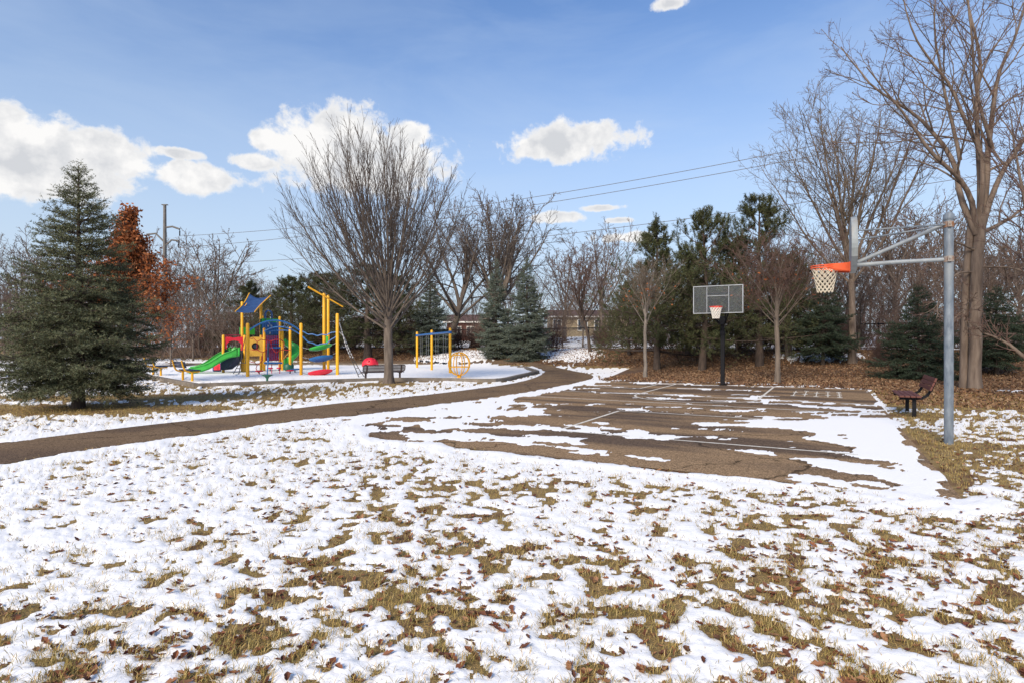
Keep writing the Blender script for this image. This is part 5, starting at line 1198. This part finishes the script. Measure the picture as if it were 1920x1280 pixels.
stand_spinner()
def pods():
    for px, py, m, nm, r in ((486, 703, 'red', 'red', 0.2), (544, 702, 'red', 'red', 0.2), (553, 699.5, 'blue', 'blue', 0.26), (506.5, 697, 'crimson', 'pink', 0.16), (523, 696.5, 'crimson', 'pink', 0.14)):
        x, y = G(px, py); root = thing('stepping_pod', {486: 'red round stepping pod left of the others under the arch', 544: 'red stepping pod at the foot of the arch post', 553: 'blue stepping pod beside the red pod near the arch', 506.5: 'pink stepping pod in front of the crimson wall', 523: 'small pink stepping pod right of the other pink one'}[px], 'stepping pod', (x, y, S0), 0, 'stepping pods under the arch')
        MB().lathe((0, 0, -0.05), [(0.03, 0), (0.03, 0.2)], 8).build('stem', M['black'], root); MB().lathe((0, 0, 0.14), [(r * 0.7, 0), (r, 0.02), (r, 0.05), (r * 0.85, 0.075), (0.02, 0.085)], 18).build('disc', M[m], root, True)
pods()

def play_structure():
    cx, cy = G(500, 700); O = Vector((cx, cy, 0)); root = thing('play_structure', 'large yellow, blue, red and green play structure with slides and canopy', 'playground', (cx, cy, 0))
    def A(px, py, Y): return at(px, py, Y) - O
    posts = {}
    def post(key, px, base, top, r=0.076):
        x, y = G(px, base); h = H(top, y); b = Vector((x, y, 0)) - O; posts[key] = (b, h, y)
        MB().lathe(b, [(r, -0.1), (r, h - 0.06), (r * 0.85, h - 0.025), (r * 0.45, h - 0.004), (0.004, h)], 14).build('post', M['yellow'], root, True)
    post('slide', 418.8, 699.8, 627.6); post('can_l', 454, 698, 565.5); post('can_r', 489.5, 696, 567); post('front', 464.4, 707.5, 605.5, 0.082)
    post('short', 458.5, 698.8, 628); post('mid_back', 491.7, 694, 592); post('mid', 495.3, 696.8, 614.5); post('tow_r', 524.5, 694, 593); post('tow_f', 529.2, 695.5, 615.5)
    post('arch', 544, 697.3, 613); post('pod_l', 564.5, 704.4, 605.5, 0.082); post('twin_l', 607.8, 703, 549, 0.084); post('twin_r', 615.5, 699, 553, 0.08); post('pod_r', 632.6, 704.2, 587.5, 0.082)
    V_ = lambda k, z: posts[k][0] + Vector((0, 0, z))
    # platforms
    def deck(keys, z, m='blue'):
        q = [posts[k][0] for k in keys]; c = sum(q, Vector()) / len(q); vs = [c + (p - c) * 1.0 + Vector((0, 0, z)) for p in q]; vs += [v + Vector((0, 0, 0.08)) for v in vs]; n = len(keys)
        MB().add(vs, [tuple(range(n - 1, -1, -1)), tuple(range(n, 2 * n))] + [(i, (i + 1) % n, n + (i + 1) % n, n + i) for i in range(n)]).build('deck', M[m], root)
    deck(['slide', 'short', 'can_r', 'can_l'], 1.2, 'navy'); deck(['mid', 'tow_f', 'tow_r', 'mid_back'], 1.4); 
    # canopy: concave-edged fabric on two bent yellow pipes
    c00, c10, c11, c01 = A(439.4, 588, 32.3), A(476, 588.7, 31.9), A(505.8, 558, 33.9), A(466, 553.6, 34.4); v = []; n = 12; mid = (c00 + c10 + c11 + c01) / 4
    for j in range(n + 1):
        for i in range(n + 1):
            s, t = i / n, j / n; p = (c00 * (1 - s) + c10 * s) * (1 - t) + (c01 * (1 - s) + c11 * s) * t
            es, et = 4 * s * (1 - s), 4 * t * (1 - t); pull = 0.16 * (et * abs(2 * s - 1) ** 2 + es * abs(2 * t - 1) ** 2)
            p = p + (mid - p) * pull + Vector((0, 0, 0.0)) + Vector((0.05, 0.1, 0.24)) * (es * 0.6 + et * 0.4 - 0.5) * -1.0; v.append(p)
    f = [(j * (n + 1) + i, j * (n + 1) + i + 1, (j + 1) * (n + 1) + i + 1, (j + 1) * (n + 1) + i) for j in range(n) for i in range(n)]
    cn = MB().add(v, f).build('canopy', M['canopy'], root, True); m = cn.modifiers.new('thickness', 'SOLIDIFY'); m.thickness = 0.015
    for i in (0, n): MB().tube([Vector(v[j * (n + 1) + i]) for j in range(n + 1)], 0.032, 8).build('edge_pipe', M['yellow'], cn, True)
    for key in ('can_l', 'can_r'):
        b, h, y = posts[key]; MB().tube([b + Vector((0, 0, h - 0.5)), b + Vector((0, 0, h - 0.1)) + (mid - b - Vector((0, 0, mid.z))) * 0.5], 0.025, 6).build('canopy_brace', M['yellow'], root)
    # wave slide: two lanes
    def slide(name, p_top, p_bot, w, mt, waves=1.2, lift=0.12, off=Vector((0, 0, 0)), side_h=0.33):
        d = Vector((p_bot.x - p_top.x, p_bot.y - p_top.y, 0)); L = d.length; d.normalize(); nn = Vector((-d.y, d.x, 0)); K = 22; prof = [(-w / 2 - .03, side_h - .02), (-w / 2, side_h), (-w / 2 + 0.04, 0.06), (-w / 4, 0), (w / 4, 0), (w / 2 - 0.04, 0.06), (w / 2, side_h), (w / 2 + .03, side_h - .02)]; vs = []
        for k in range(K + 1):
            t = k / K; e = t * t * (3 - 2 * t) * 0.75 + 0.25 * t; z = p_top.z * (1 - e) + p_bot.z * e + lift * math.sin(2 * pi * t * waves) * (1 - t) * t * 2; hh = 1.0 + 0.5 * max(0, 0.15 - t) / 0.15
            for a, b in prof: vs.append(Vector((p_top.x, p_top.y, z)) + d * L * t + nn * a + Vector((0, 0, b * hh)) + off)
        P = len(prof); o = MB().add(vs, [(k * P + i, k * P + i + 1, (k + 1) * P + i + 1, (k + 1) * P + i) for k in range(K) for i in range(P - 1)]).build(name, mt, root, True)
        mm = o.modifiers.new('thickness', 'SOLIDIFY'); mm.thickness = 0.03; return o
    s1 = slide('slide', A(448, 668, 31.6), A(357, 701, 31.0), 0.6, M['green']); slide('slide', A(438, 666, 32.6), A(362, 698, 32.5), 0.6, M['green'], 1.0, 0.10)
    # dark curved climber below the deck
    q0 = A(424, 692, 32.3); tri = [A(px, py, 32.3) for px, py in ((450, 660), (450, 670), (441, 682), (428, 692.5), (421, 692.5), (421, 676), (434, 667))]
    MB().prism([(p.x - q0.x, p.z) for p in tri], (1, 0, 0), (0, 0, 1), (0, 1, 0), Vector((q0.x, q0.y, 0)), 0.9).build('climbing_ramp', M['navy'], root)
    # red arch panel over the slide entrance
    a, b = V_('slide', 0), V_('short', 0); e = (b - a); ex = Vector((e.x, e.y, 0)); Lp = ex.length; ex.normalize(); ey = Vector((-ex.y, ex.x, 0)); z1 = H(631.5, posts['slide'][2]); z0 = H(657, posts['slide'][2])
    out = [(0.08, z1), (Lp * 0.3, z1 + .0), (Lp / 2, z1 - 0.05), (Lp * .7, z1), (Lp - 0.08, z1 + 0.02), (Lp - 0.08, z0), (Lp - 0.2, z0)] + [(Lp / 2 + (Lp / 2 - 0.16) * cos(t), z1 - 0.5 + 0.30 * sin(t)) for t in np.linspace(0.1, pi - 0.1, 12)] + [(0.18, z0 + 0.1), (0.08, z0 + 0.1)]
    MB().prism(out, ex, (0, 0, 1), ey, a, 0.04).build('arch_panel', M['red'], root)
    MB().tube([V_('slide', H(629, 32)), V_('can_l', H(628, 33))], 0.02, 6).build('rail', M['crimson'], root)
    # small play panels under the slide deck
    MB().bar(A(401, 690, 34), A(413, 690, 34), 0.06, 0.55).build('activity_panel', M['red'], root); MB().bar(A(400, 697, 33.5), A(414, 697, 33.5), 0.06, 0.25).build('bench_panel', M['navy'], root)
    for px in (399.5, 414): MB().tube([A(px, 681, 33.7), A(px, 700, 33.7)], 0.03, 8).build('panel_post', M['blue'], root)
    # yellow panel with porthole
    pa = A(467.5, 632, 30.9); pb = A(493, 632, 31.3); ex = Vector((pb.x - pa.x, pb.y - pa.y, 0)); Lp = ex.length; ex.normalize(); ey = Vector((-ex.y, ex.x, 0)); zt, zb = H(632, 31.1), H(667, 31.1)
    org = Vector((pa.x, pa.y, 0)); pn = MB().prism([(0, zb), (Lp, zb), (Lp, zt - 0.03), (Lp * 0.7, zt + 0.01), (Lp * 0.3, zt + 0.01), (0, zt - 0.03)], ex, (0, 0, 1), ey, org, 0.05).build('porthole_panel', M['ypanel'], root)
    cpt = org + ex * Lp * 0.42 + Vector((0, 0, zb + (zt - zb) * 0.52)); pr = MB().tube([cpt - ey * 0.045 + ex * 0.15 * cos(t) + Vector((0, 0, 0.15 * sin(t))) for t in np.linspace(0, 2 * pi, 24)[:-1]], 0.033, 8, closed=True).build('porthole_ring', M['black'], pn, True)
    MB().add([cpt - ey * 0.04 + ex * 0.14 * cos(t) + Vector((0, 0, 0.14 * sin(t))) for t in np.linspace(0, 2 * pi, 20)[:-1]], [tuple(range(19))]).build('porthole_window', M['pane'], pn)
    # central tower: green and blue wall above, crimson wall below, blue bars in front
    ta, tb = V_('mid', 0), V_('tow_f', 0); ex = (tb - ta); Lt = ex.length; ex.normalize(); ey = Vector((-ex.y, ex.x, 0)); yt = 33.8
    def wall(nm, py0, py1, m, back=0.9, th=0.04, x0=0.05, x1=0.95, Y=34.4): MB().prism([(Lt * x0, H(py1, Y)), (Lt * x1, H(py1, Y)), (Lt * x1, H(py0, Y)), (Lt * x0, H(py0, Y))], ex, (0, 0, 1), ey, ta + ey * back, th).build(nm, M[m], root)
    wall('tower_panel', 597, 604, 'green', 0.40); wall('tower_panel', 604.2, 627, 'blue', 0.37); wall('tower_panel', 598, 628, 'dgreen', 0.47, 0.03, -0.02, 1.02); wall('tower_panel', 629, 676, 'crimson', 0.35, 0.04, 0.03, 0.97)
    for px in (507.5, 510.5, 513.5): 
        q = (px - 495) / 34; MB().box(ta + ex * Lt * q + ey * 0.33 + Vector((0, 0, H(611 if px != 510.5 else 624, 34.4))), (0.07, 0.05, 0.12)).build('spy_hole', M['trim'], root)
    for k in range(9): 
        q = 0.08 + 0.105 * k; MB().tube([ta + ex * Lt * q + ey * 0.28 + Vector((0, 0, H(678, 34.3))), ta + ex * Lt * q + ey * 0.28 + Vector((0, 0, H(607, 34.3)))], 0.017, 6).build('bar', M['blue'], root)
    for py in (645, 651): MB().tube([ta + ex * Lt * 0.05 + ey * 0.26 + Vector((0, 0, H(py, 34.3))), ta + ex * Lt * 0.95 + ey * 0.26 + Vector((0, 0, H(py, 34.3)))], 0.02, 6).build('cross_bar', M['blue'], root)
    lx = ta + ex * Lt * 0.42 + ey * 0.4; lw = 0.20; zl = H(597, 34.4)
    for s in (-0.06, 0.06): MB().tube([lx + ex * -lw + ey * s + Vector((0, 0, zl - .7)), lx + ex * -lw + ey * s + Vector((0, 0, zl + 0.28))] + [lx + ey * s + ex * lw * -cos(t) + Vector((0, 0, zl + 0.28 + lw * sin(t))) for t in np.linspace(0.2, pi - 0.2, 9)] + [lx + ex * lw + ey * s + Vector((0, 0, zl + 0.28)), lx + ex * lw + ey * s + Vector((0, 0, zl - .7))], 0.024, 6).build('hand_loop', M['blue'], root, True)
    MB().box(ta + ex * Lt * -0.35 + ey * 1.3 + Vector((0, 0, H(621, 35))), (0.9, 0.05, 0.42), math.atan2(ex.y, ex.x)).build('tower_panel', M['green'], root)
    # overhead arch: two rails and rungs
    def arch(p, q, rise, r=0.04): return [p.lerp(q, t) + Vector((0, 0, rise * 4 * t * (1 - t))) for t in np.linspace(0, 1, 20)]
    r1 = arch(V_('front', H(621.5, posts['front'][2])), V_('pod_l', H(621.5, posts['pod_l'][2])), 0.56); MB().tube(r1, 0.042, 8).build('arch_rail', M['blue'], root, True)
    r2 = arch(V_('mid', H(621, posts['mid'][2])), V_('pod_l', H(634, posts['pod_l'][2])) + Vector((0.05, 0.4, 0)), 0.42); MB().tube(r2, 0.036, 8).build('arch_rail', M['blue'], root, True)
    for k in (7, 10, 13, 16): MB().tube([r1[k], r2[max(1, k - 3)]], 0.02, 6).build('rung', M['blue'], root)
    r3 = arch(V_('mid', H(623, posts['mid'][2])), V_('arch', H(620, posts['arch'][2])), 0.06); MB().tube(r3, 0.03, 8).build('hand_rail', M['blue'], root, True)
    # blue step deck between tower and spinner
    MB().bar(A(495, 680, 31.2), A(529, 680, 31.6), 0.5, 0.10).build('step', M['blue'], root, bevel=0.02)
    for px in (509.5, 524.5): MB().tube([A(px, 681, 31.3), A(px, 704.5, 31.3)], 0.022, 6).build('step_post', M['crimson'], root)
    # green curved slide on the right of the tower
    s = MB(); K = 20; prof = [(cos(t), sin(t)) for t in np.linspace(pi * 0.95, 2.05 * pi, 9)]; vs = []
    pth = smooth_line([tuple(A(532, 642, 36.0)), tuple(A(539, 646, 36.1)), tuple(A(549, 653, 36.0)), tuple(A(552, 664, 35.6)), tuple(A(545, 676, 35.4)), tuple(A(537, 685, 35.6))], 4)
    for i, p in enumerate(pth):
        p = Vector(p); t = Vector(pth[min(i + 1, len(pth) - 1)]) - Vector(pth[max(i - 1, 0)]); t.z = 0; t.normalize(); nn = Vector((-t.y, t.x, 0))
        for a, b in prof: vs.append(p + nn * a * 0.33 + Vector((0, 0, 0.36 * b + 0.2)))
    P = len(prof); o = MB().add(vs, [(k * P + i, k * P + i + 1, (k + 1) * P + i + 1, (k + 1) * P + i) for k in range(len(pth) - 1) for i in range(P - 1)]).build('curved_slide', M['green'], root, True); mm = o.modifiers.new('thickness', 'SOLIDIFY'); mm.thickness = 0.03
    MB().lathe(A(541, 690, 33.8) - Vector((0, 0, 0.15)), [(0.16, 0), (0.3, 0.1), (0.3, 0.35), (0.2, 0.45)], 14).build('slide_exit', M['dgreen'], root, True)
    # red rope web
    nodes = [(467, 634), (476, 634), (482, 640), (489, 636), (500, 637), (508, 639), (516, 636), (526, 636), (533, 641), (530, 655), (524, 657), (517, 661), (509, 650), (500, 656), (493, 660), (482, 655), (470, 655), (468, 677), (478, 679), (482, 684), (492, 675), (486, 700), (480, 690), (530, 674), (545, 656), (512, 675), (519, 671), (528, 676)]
    dep = [30 + 0.35 * math.sin(i * 1.7) + (0.9 if px > 495 else 0.2) for i, (px, py) in enumerate(nodes)]
    N_ = [A(px, py, dd) for (px, py), dd in zip(nodes, dep)]
    ed = [(0, 1), (1, 2), (2, 3), (3, 4), (4, 5), (5, 6), (6, 7), (7, 8), (8, 9), (9, 10), (10, 11), (11, 12), (12, 13), (13, 14), (14, 15), (15, 16), (2, 15), (5, 12), (17, 18), (18, 19), (19, 20), (19, 22), (22, 21), (9, 24), (9, 23), (25, 26), (26, 27), (4, 13), (20, 14)]
    for a, b in ed: MB().tube([N_[a], N_[a].lerp(N_[b], 0.5) - Vector((0, 0, 0.02)), N_[b]], 0.02, 5).build('rope', M['rope_red'], root)
    for a, b in ((24, 23), (8, 23)): MB().tube([N_[a], N_[b]], 0.016, 5).build('rope', M['ypanel'], root)
    # dark rope ladder left of the front post
    lad = [[A(459.5, 633, 31.5), A(455, 655, 31.2), A(452, 680, 30.6), A(447, 704, 30.2)], [A(463, 633, 31), A(460.5, 655, 30.7), A(461, 680, 30.2), A(466, 703, 29.6)], [A(451, 663, 32), A(449, 680, 31.6), A(443, 690, 31.2), A(435, 705, 30.6)]]
    for l in lad: MB().tube(l, 0.022, 5).build('rope', M['rope_dark'], root)
    for k in range(1, 4):
        MB().tube([lad[0][k], lad[1][k]], 0.02, 5).build('rope_rung', M['rope_red' if k == 1 else 'rope_dark'], root)
    MB().tube([lad[2][2], lad[0][2] - Vector((0, 0, 0.3))], 0.02, 5).build('rope_rung', M['rope_dark'], root)
    # slanted cross pipe over the twin posts
    MB().tube([A(577.5, 538, 29.5), A(643, 575.5, 30.4)], [0.05, 0.035], 8).build('cross_pipe', M['yellow'], root, True)
    # leaf-shaped hanging steps
    def leafpod(pl, pr, m, th=0.16):
        c = (pl + pr) / 2; d = pr - pl; L = d.length; d.normalize(); n2 = Vector((d.y, -d.x, 0.1)).normalized(); up_ = d.cross(n2); up_ = up_ if up_.z > 0 else -up_; vs = []; K = 14; S = 10
        for k in range(K + 1):
            t = k / K; w = 0.40 * math.sin(pi * (0.04 + 0.92 * t)) ** 0.75; hh = th * math.sin(pi * (0.05 + 0.9 * t)) ** 0.6
            for j in range(S): a = 2 * pi * j / S; vs.append(pl.lerp(pr, t) + n2 * w * cos(a) + up_ * hh * sin(a) * (0.45 if sin(a) > 0 else 1.0))
        fs = [(k * S + j, k * S + (j + 1) % S, (k + 1) * S + (j + 1) % S, (k + 1) * S + j) for k in range(K) for j in range(S)] + [tuple(range(S)), tuple(K * S + j for j in range(S - 1, -1, -1))]
        return MB().add(vs, fs).build('leaf_step', M[m], root, True)
    leafpod(A(579.5, 654, 29.6), A(622, 645.5, 30.2), 'green', 0.19); leafpod(A(579.5, 673, 29.5), A(624, 667, 30.0), 'blue', 0.24); leafpod(A(577.5, 699, 29.3), A(623, 693, 29.6), 'red', 0.22)
    def chain(a, b, sag=0.06, n=14, m='chain', r=0.022):
        pts = [a.lerp(b, t) - Vector((0, 0, sag * 4 * t * (1 - t))) for t in np.linspace(0, 1, n)]; mb = MB()
        mb.tube(pts, r * 0.35, 4)
        for p, q in zip(pts[:-1], pts[1:]): mb.tube([p.lerp(q, 0.15), p.lerp(q, 0.75)], r, 5)
        mb.build('chain', M[m], root)
    for ly, lx_, ry, rx in ((650, 580, 641, 622), (668, 580, 659, 624), (697, 578, 688, 623)):
        chain(V_('pod_l', H(ly, posts['pod_l'][2])), A(lx_, ly + 4, 29.5), 0.02, 6); chain(A(rx, ry + 5, 30.0), V_('pod_r', H(ry, posts['pod_r'][2])), 0.02, 6)
    for z1, z2, sag in ((621, 620, 0.34), (629, 627, 0.42)):
        pts = arch(V_('pod_l', H(z1, posts['pod_l'][2])), V_('pod_r', H(z2, posts['pod_r'][2])), -0.22 if z1 == 621 else -0.5); pts = [p + Vector((0, 0, 0.03 * math.sin(i * 1.3))) for i, p in enumerate(pts)]
        MB().tube(pts, 0.032, 7).build('wave_rail', M['blue'], root, True)
    MB().prism([(-0.1, H(652, 31.0)), (0.1, H(652, 31.0)), (0.1, H(630, 31.0)), (-0.1, H(630, 31.0))], (1, 0, 0), (0, 0, 1), (0, 1, 0), A(612, 640, 31.2) - Vector((0, 0, A(612, 640, 31.2).z)), 0.05).build('foot_panel', M['green'], root)
    # chain climbing net running down to the right
    cl = [[(636, 604), (641, 621), (650, 652), (664, 685), (674, 709)], [(636, 622), (645, 632), (655, 656), (669, 684), (683, 706)]]; lines = []
    for l in cl:
        q = smooth_line([tuple(A(px, py, 29.8 - 0.55 * i)) for i, (px, py) in enumerate(l)], 5); lines.append(q); mb = MB(); mb.tube(q, 0.012, 4)
        for i, (p, r_) in enumerate(zip(q[:-1], q[1:])):
            if i < 13: mb.tube([Vector(p).lerp(Vector(r_), 0.2), Vector(p).lerp(Vector(r_), 0.6)], 0.032, 5)
        mb.build('chain', M['rope_dark' if l is None else 'chain'], root)
    for k in (8, 11, 14, 16, 18): MB().tube([lines[0][k], lines[1][k]], 0.016, 5).build('rope_rung', M['rope_dark'], root)
    for l in lines: MB().tube(l[12:], 0.02, 5).build('rope', M['rope_dark'], root)
play_structure()

# ------------------------------------------------------------------ grass blades and fallen leaves
def litter():
    rng = np.random.default_rng(19)
    # candidate spots over the visible ground, denser near
    def cand(n, y0, y1, pw=1.0, tl=-1.08, tr=1.05):
        y = (y0 ** (1 - pw) + rng.random(n) * (y1 ** (1 - pw) - y0 ** (1 - pw))) ** (1 / (1 - pw)) if pw != 1 else y0 * (y1 / y0) ** rng.random(n)
        return (tl + (tr - tl) * rng.random(n)) * y, y
    def clear(X, Y, m=0.05): return (sdf(PATH, X, Y) > m) & (sdf(COURT, X, Y) > m) & (sdf(KERB, X, Y) > 0.15)
    # blades
    X, Y = cand(620000, 1.9, 24.0); t = snow_t(X, Y); u, d = to_ud(X, Y); ok = clear(X, Y) & (d < 24.3)
    pr = np.where(t < 0.0, 1.0, np.where(t < 0.006, 0.5, np.where(t < 0.020, 0.06, 0.0))) * (0.35 + 0.65 * sstep(-0.3, 0.25, fbm(X * 2.2, Y * 2.2, 91, 2)))
    k = ok & (rng.random(len(X)) < pr); X, Y, t = X[k], Y[k], t[k]; n = min(len(X), 112000); X, Y, t = X[:n], Y[:n], t[:n]
    sc = np.maximum(1.0, Y / 6.0); h = rng.uniform(0.025, 0.065, n) * np.minimum(sc, 1.25); w = 0.0038 * sc
    az = rng.random(n) * 6.283 ; tilt = rng.uniform(0.5, 1.35, n); base = np.stack([X, Y, gz(X, Y) + 0.002 + np.maximum(t, -0.002) * 0.6], -1)
    dz = np.stack([np.cos(az) * np.sin(tilt * 0.6), np.sin(az) * np.sin(tilt * 0.6), np.cos(tilt * 0.6)], -1); dz2 = np.stack([np.cos(az) * np.sin(tilt), np.sin(az) * np.sin(tilt), np.cos(tilt) * 0.8], -1)
    sw = np.stack([-np.sin(az), np.cos(az), 0 * az], -1) * w[:, None] * 0.5; m_ = base + dz * (h * 0.55)[:, None]; tip = m_ + dz2 * (h * 0.6)[:, None]
    a = Acc(); V = np.stack([base, m_ + sw, tip, m_ - sw], 1).reshape(-1, 3); b = np.arange(n)[:, None] * 4
    a.v.append(V); a.q.append(b + np.array([[0, 1, 2, 3]])); a.n = len(V)
    tag(a.build('dead_grass', M['blade'], None, False), 'short tan and olive grass showing through the snow', 'grass', kind='stuff')
    # oak leaf shape
    def leaf_mesh(seed):
        r = np.random.default_rng(seed); half = [(0.0, 0.03), (0.16, 0.12), (0.34, 0.23), (0.46, 0.16), (0.60, 0.27), (0.80, 0.16), (1.0, 0.0)]; v = []
        curl, fold = r.uniform(0.15, 0.7), r.uniform(0.1, 0.7)
        for x, y in half:
            zc = curl * (x - 0.5) ** 2 * 1.2
            v += [(x - 0.5, -y * (1 + r.normal(0, .1)), zc + abs(y) * fold * 1.6), (x - 0.5, 0, zc), (x - 0.5, y * (1 + r.normal(0, .1)), zc + abs(y) * fold * 1.6)]
        f = []
        for i in range(len(half) - 1): f += [(i * 3, i * 3 + 1, i * 3 + 4, i * 3 + 3), (i * 3 + 1, i * 3 + 2, i * 3 + 5, i * 3 + 4)]
        return np.array(v), np.array(f)
    shapes = [leaf_mesh(s) for s in range(6)]; meshes = []
    for v, f in shapes:
        me = bpy.data.meshes.new('fallen_leaf'); me.from_pydata([tuple(p) for p in v], [], [tuple(q) for q in f]); me.materials.append(M['leaf']); meshes.append(me)
    X, Y = cand(26000, 2.2, 22.0, 1.35); u, d = to_ud(X, Y); t = snow_t(X, Y)
    pr = np.clip(0.30 + 0.5 * sstep(-0.1, 0.3, fbm(X * 0.8, Y * 0.8, 95, 2)) + 0.22 * sstep(0, 4, X) + 0.9 * np.exp(-(seg_dist(X, Y, G(1695, 806), G(1765, 925)) / 0.45) ** 2) - 0.35 * np.exp(-((X + 3.6) / 1.8) ** 2 - ((Y - 3.5) / 1.7) ** 2), 0.03, 1) * np.where(t < 0.004, 0.75, 0.09) * np.where(X < -4 - 0.2 * Y, 0.4, 1.0)
    k = clear(X, Y, -0.6) & (d < 24.5) & (rng.random(len(X)) < pr * np.where(sdf(COURT, X, Y) < 0.05, 0.04, 1.0)) & (sdf(PATH, X, Y) > 0.0)
    X, Y, t = X[k], Y[k], t[k]; o = np.argsort(Y); X, Y, t = X[o], Y[o], t[o]; n = len(X)
    Rs = rng.uniform(0.032, 0.075, n); rz = rng.random(n) * 6.283; tx = rng.normal(0, 0.25, n); ty = rng.normal(0, 0.25, n); Z = gz(X, Y) + 0.012 + np.maximum(t, 0)
    vis = np.nonzero((np.abs(X / Y) < 0.93) & (Y > 2.75))[0][:300]; solo = np.zeros(n, bool); solo[vis] = True
    for i in vis:
        ob = link('fallen_leaf', meshes[i % 6], None, (X[i], Y[i], Z[i])); ob.rotation_euler = (tx[i], ty[i], rz[i]); ob.scale = (Rs[i],) * 3
        tag(ob, 'curled russet oak leaf lying on the snowy grass in the foreground', 'leaf', 'fallen oak leaves in the foreground')
    a = Acc(); R = np.nonzero(~solo)[0]
    for s in range(6):
        I = R[R % 6 == s]; v, f = shapes[s]; m = len(I)
        c, sn = np.cos(rz[I]), np.sin(rz[I]); P = v[None] * Rs[I][:, None, None]
        x, y, z = P[..., 0], P[..., 1], P[..., 2]; y, z = y * np.cos(tx[I])[:, None] - z * np.sin(tx[I])[:, None], y * np.sin(tx[I])[:, None] + z * np.cos(tx[I])[:, None]
        x, z = x * np.cos(ty[I])[:, None] + z * np.sin(ty[I])[:, None], -x * np.sin(ty[I])[:, None] + z * np.cos(ty[I])[:, None]
        W = np.stack([x * c[:, None] - y * sn[:, None] + X[I][:, None], x * sn[:, None] + y * c[:, None] + Y[I][:, None], z + Z[I][:, None]], -1).reshape(-1, 3)
        a.v.append(W); a.q.append((np.arange(m)[:, None, None] * len(v) + f[None]).reshape(-1, 4) + a.n); a.n += len(W)
    tag(a.build('fallen_leaves', M['leaf'], None, False), 'scattered brown oak leaves farther back on the snowy lawn', 'leaves', kind='stuff')
    # thick litter on the flat behind the court and up the bank
    uu = rng.uniform(-46, 22, 170000); dd = rng.uniform(18.5, 46.5, 170000); lim = np.where(uu < -9.5, 35.5, np.where(uu > 1.4, 18.6, 24.6)); k = dd > lim + rng.normal(0, 0.3, len(uu)); uu, dd = uu[k], dd[k]
    X, Y = uu * U[0] + dd * D[0], uu * U[1] + dd * D[1]; k = (np.abs(X / Y) < 1.1) & (sdf(PATH, X, Y) > 0.05) & (sdf(KERB, X, Y) > 0.2); X, Y = X[k], Y[k]; t = snow_t(X, Y); k = (t < 0.0) | (rng.random(len(X)) < 0.22); X, Y, t = X[k], Y[k], t[k]
    c = np.stack([X, Y, gz(X, Y) + 0.03 + np.maximum(t, 0)], -1); a = Acc(); a.quads(leaf_quads(rng, c, 0.115)); tag(a.build('leaf_litter', M['litter'], None, False), 'thick carpet of brown leaves on the bank and under the trees', 'leaves', kind='stuff')
litter()
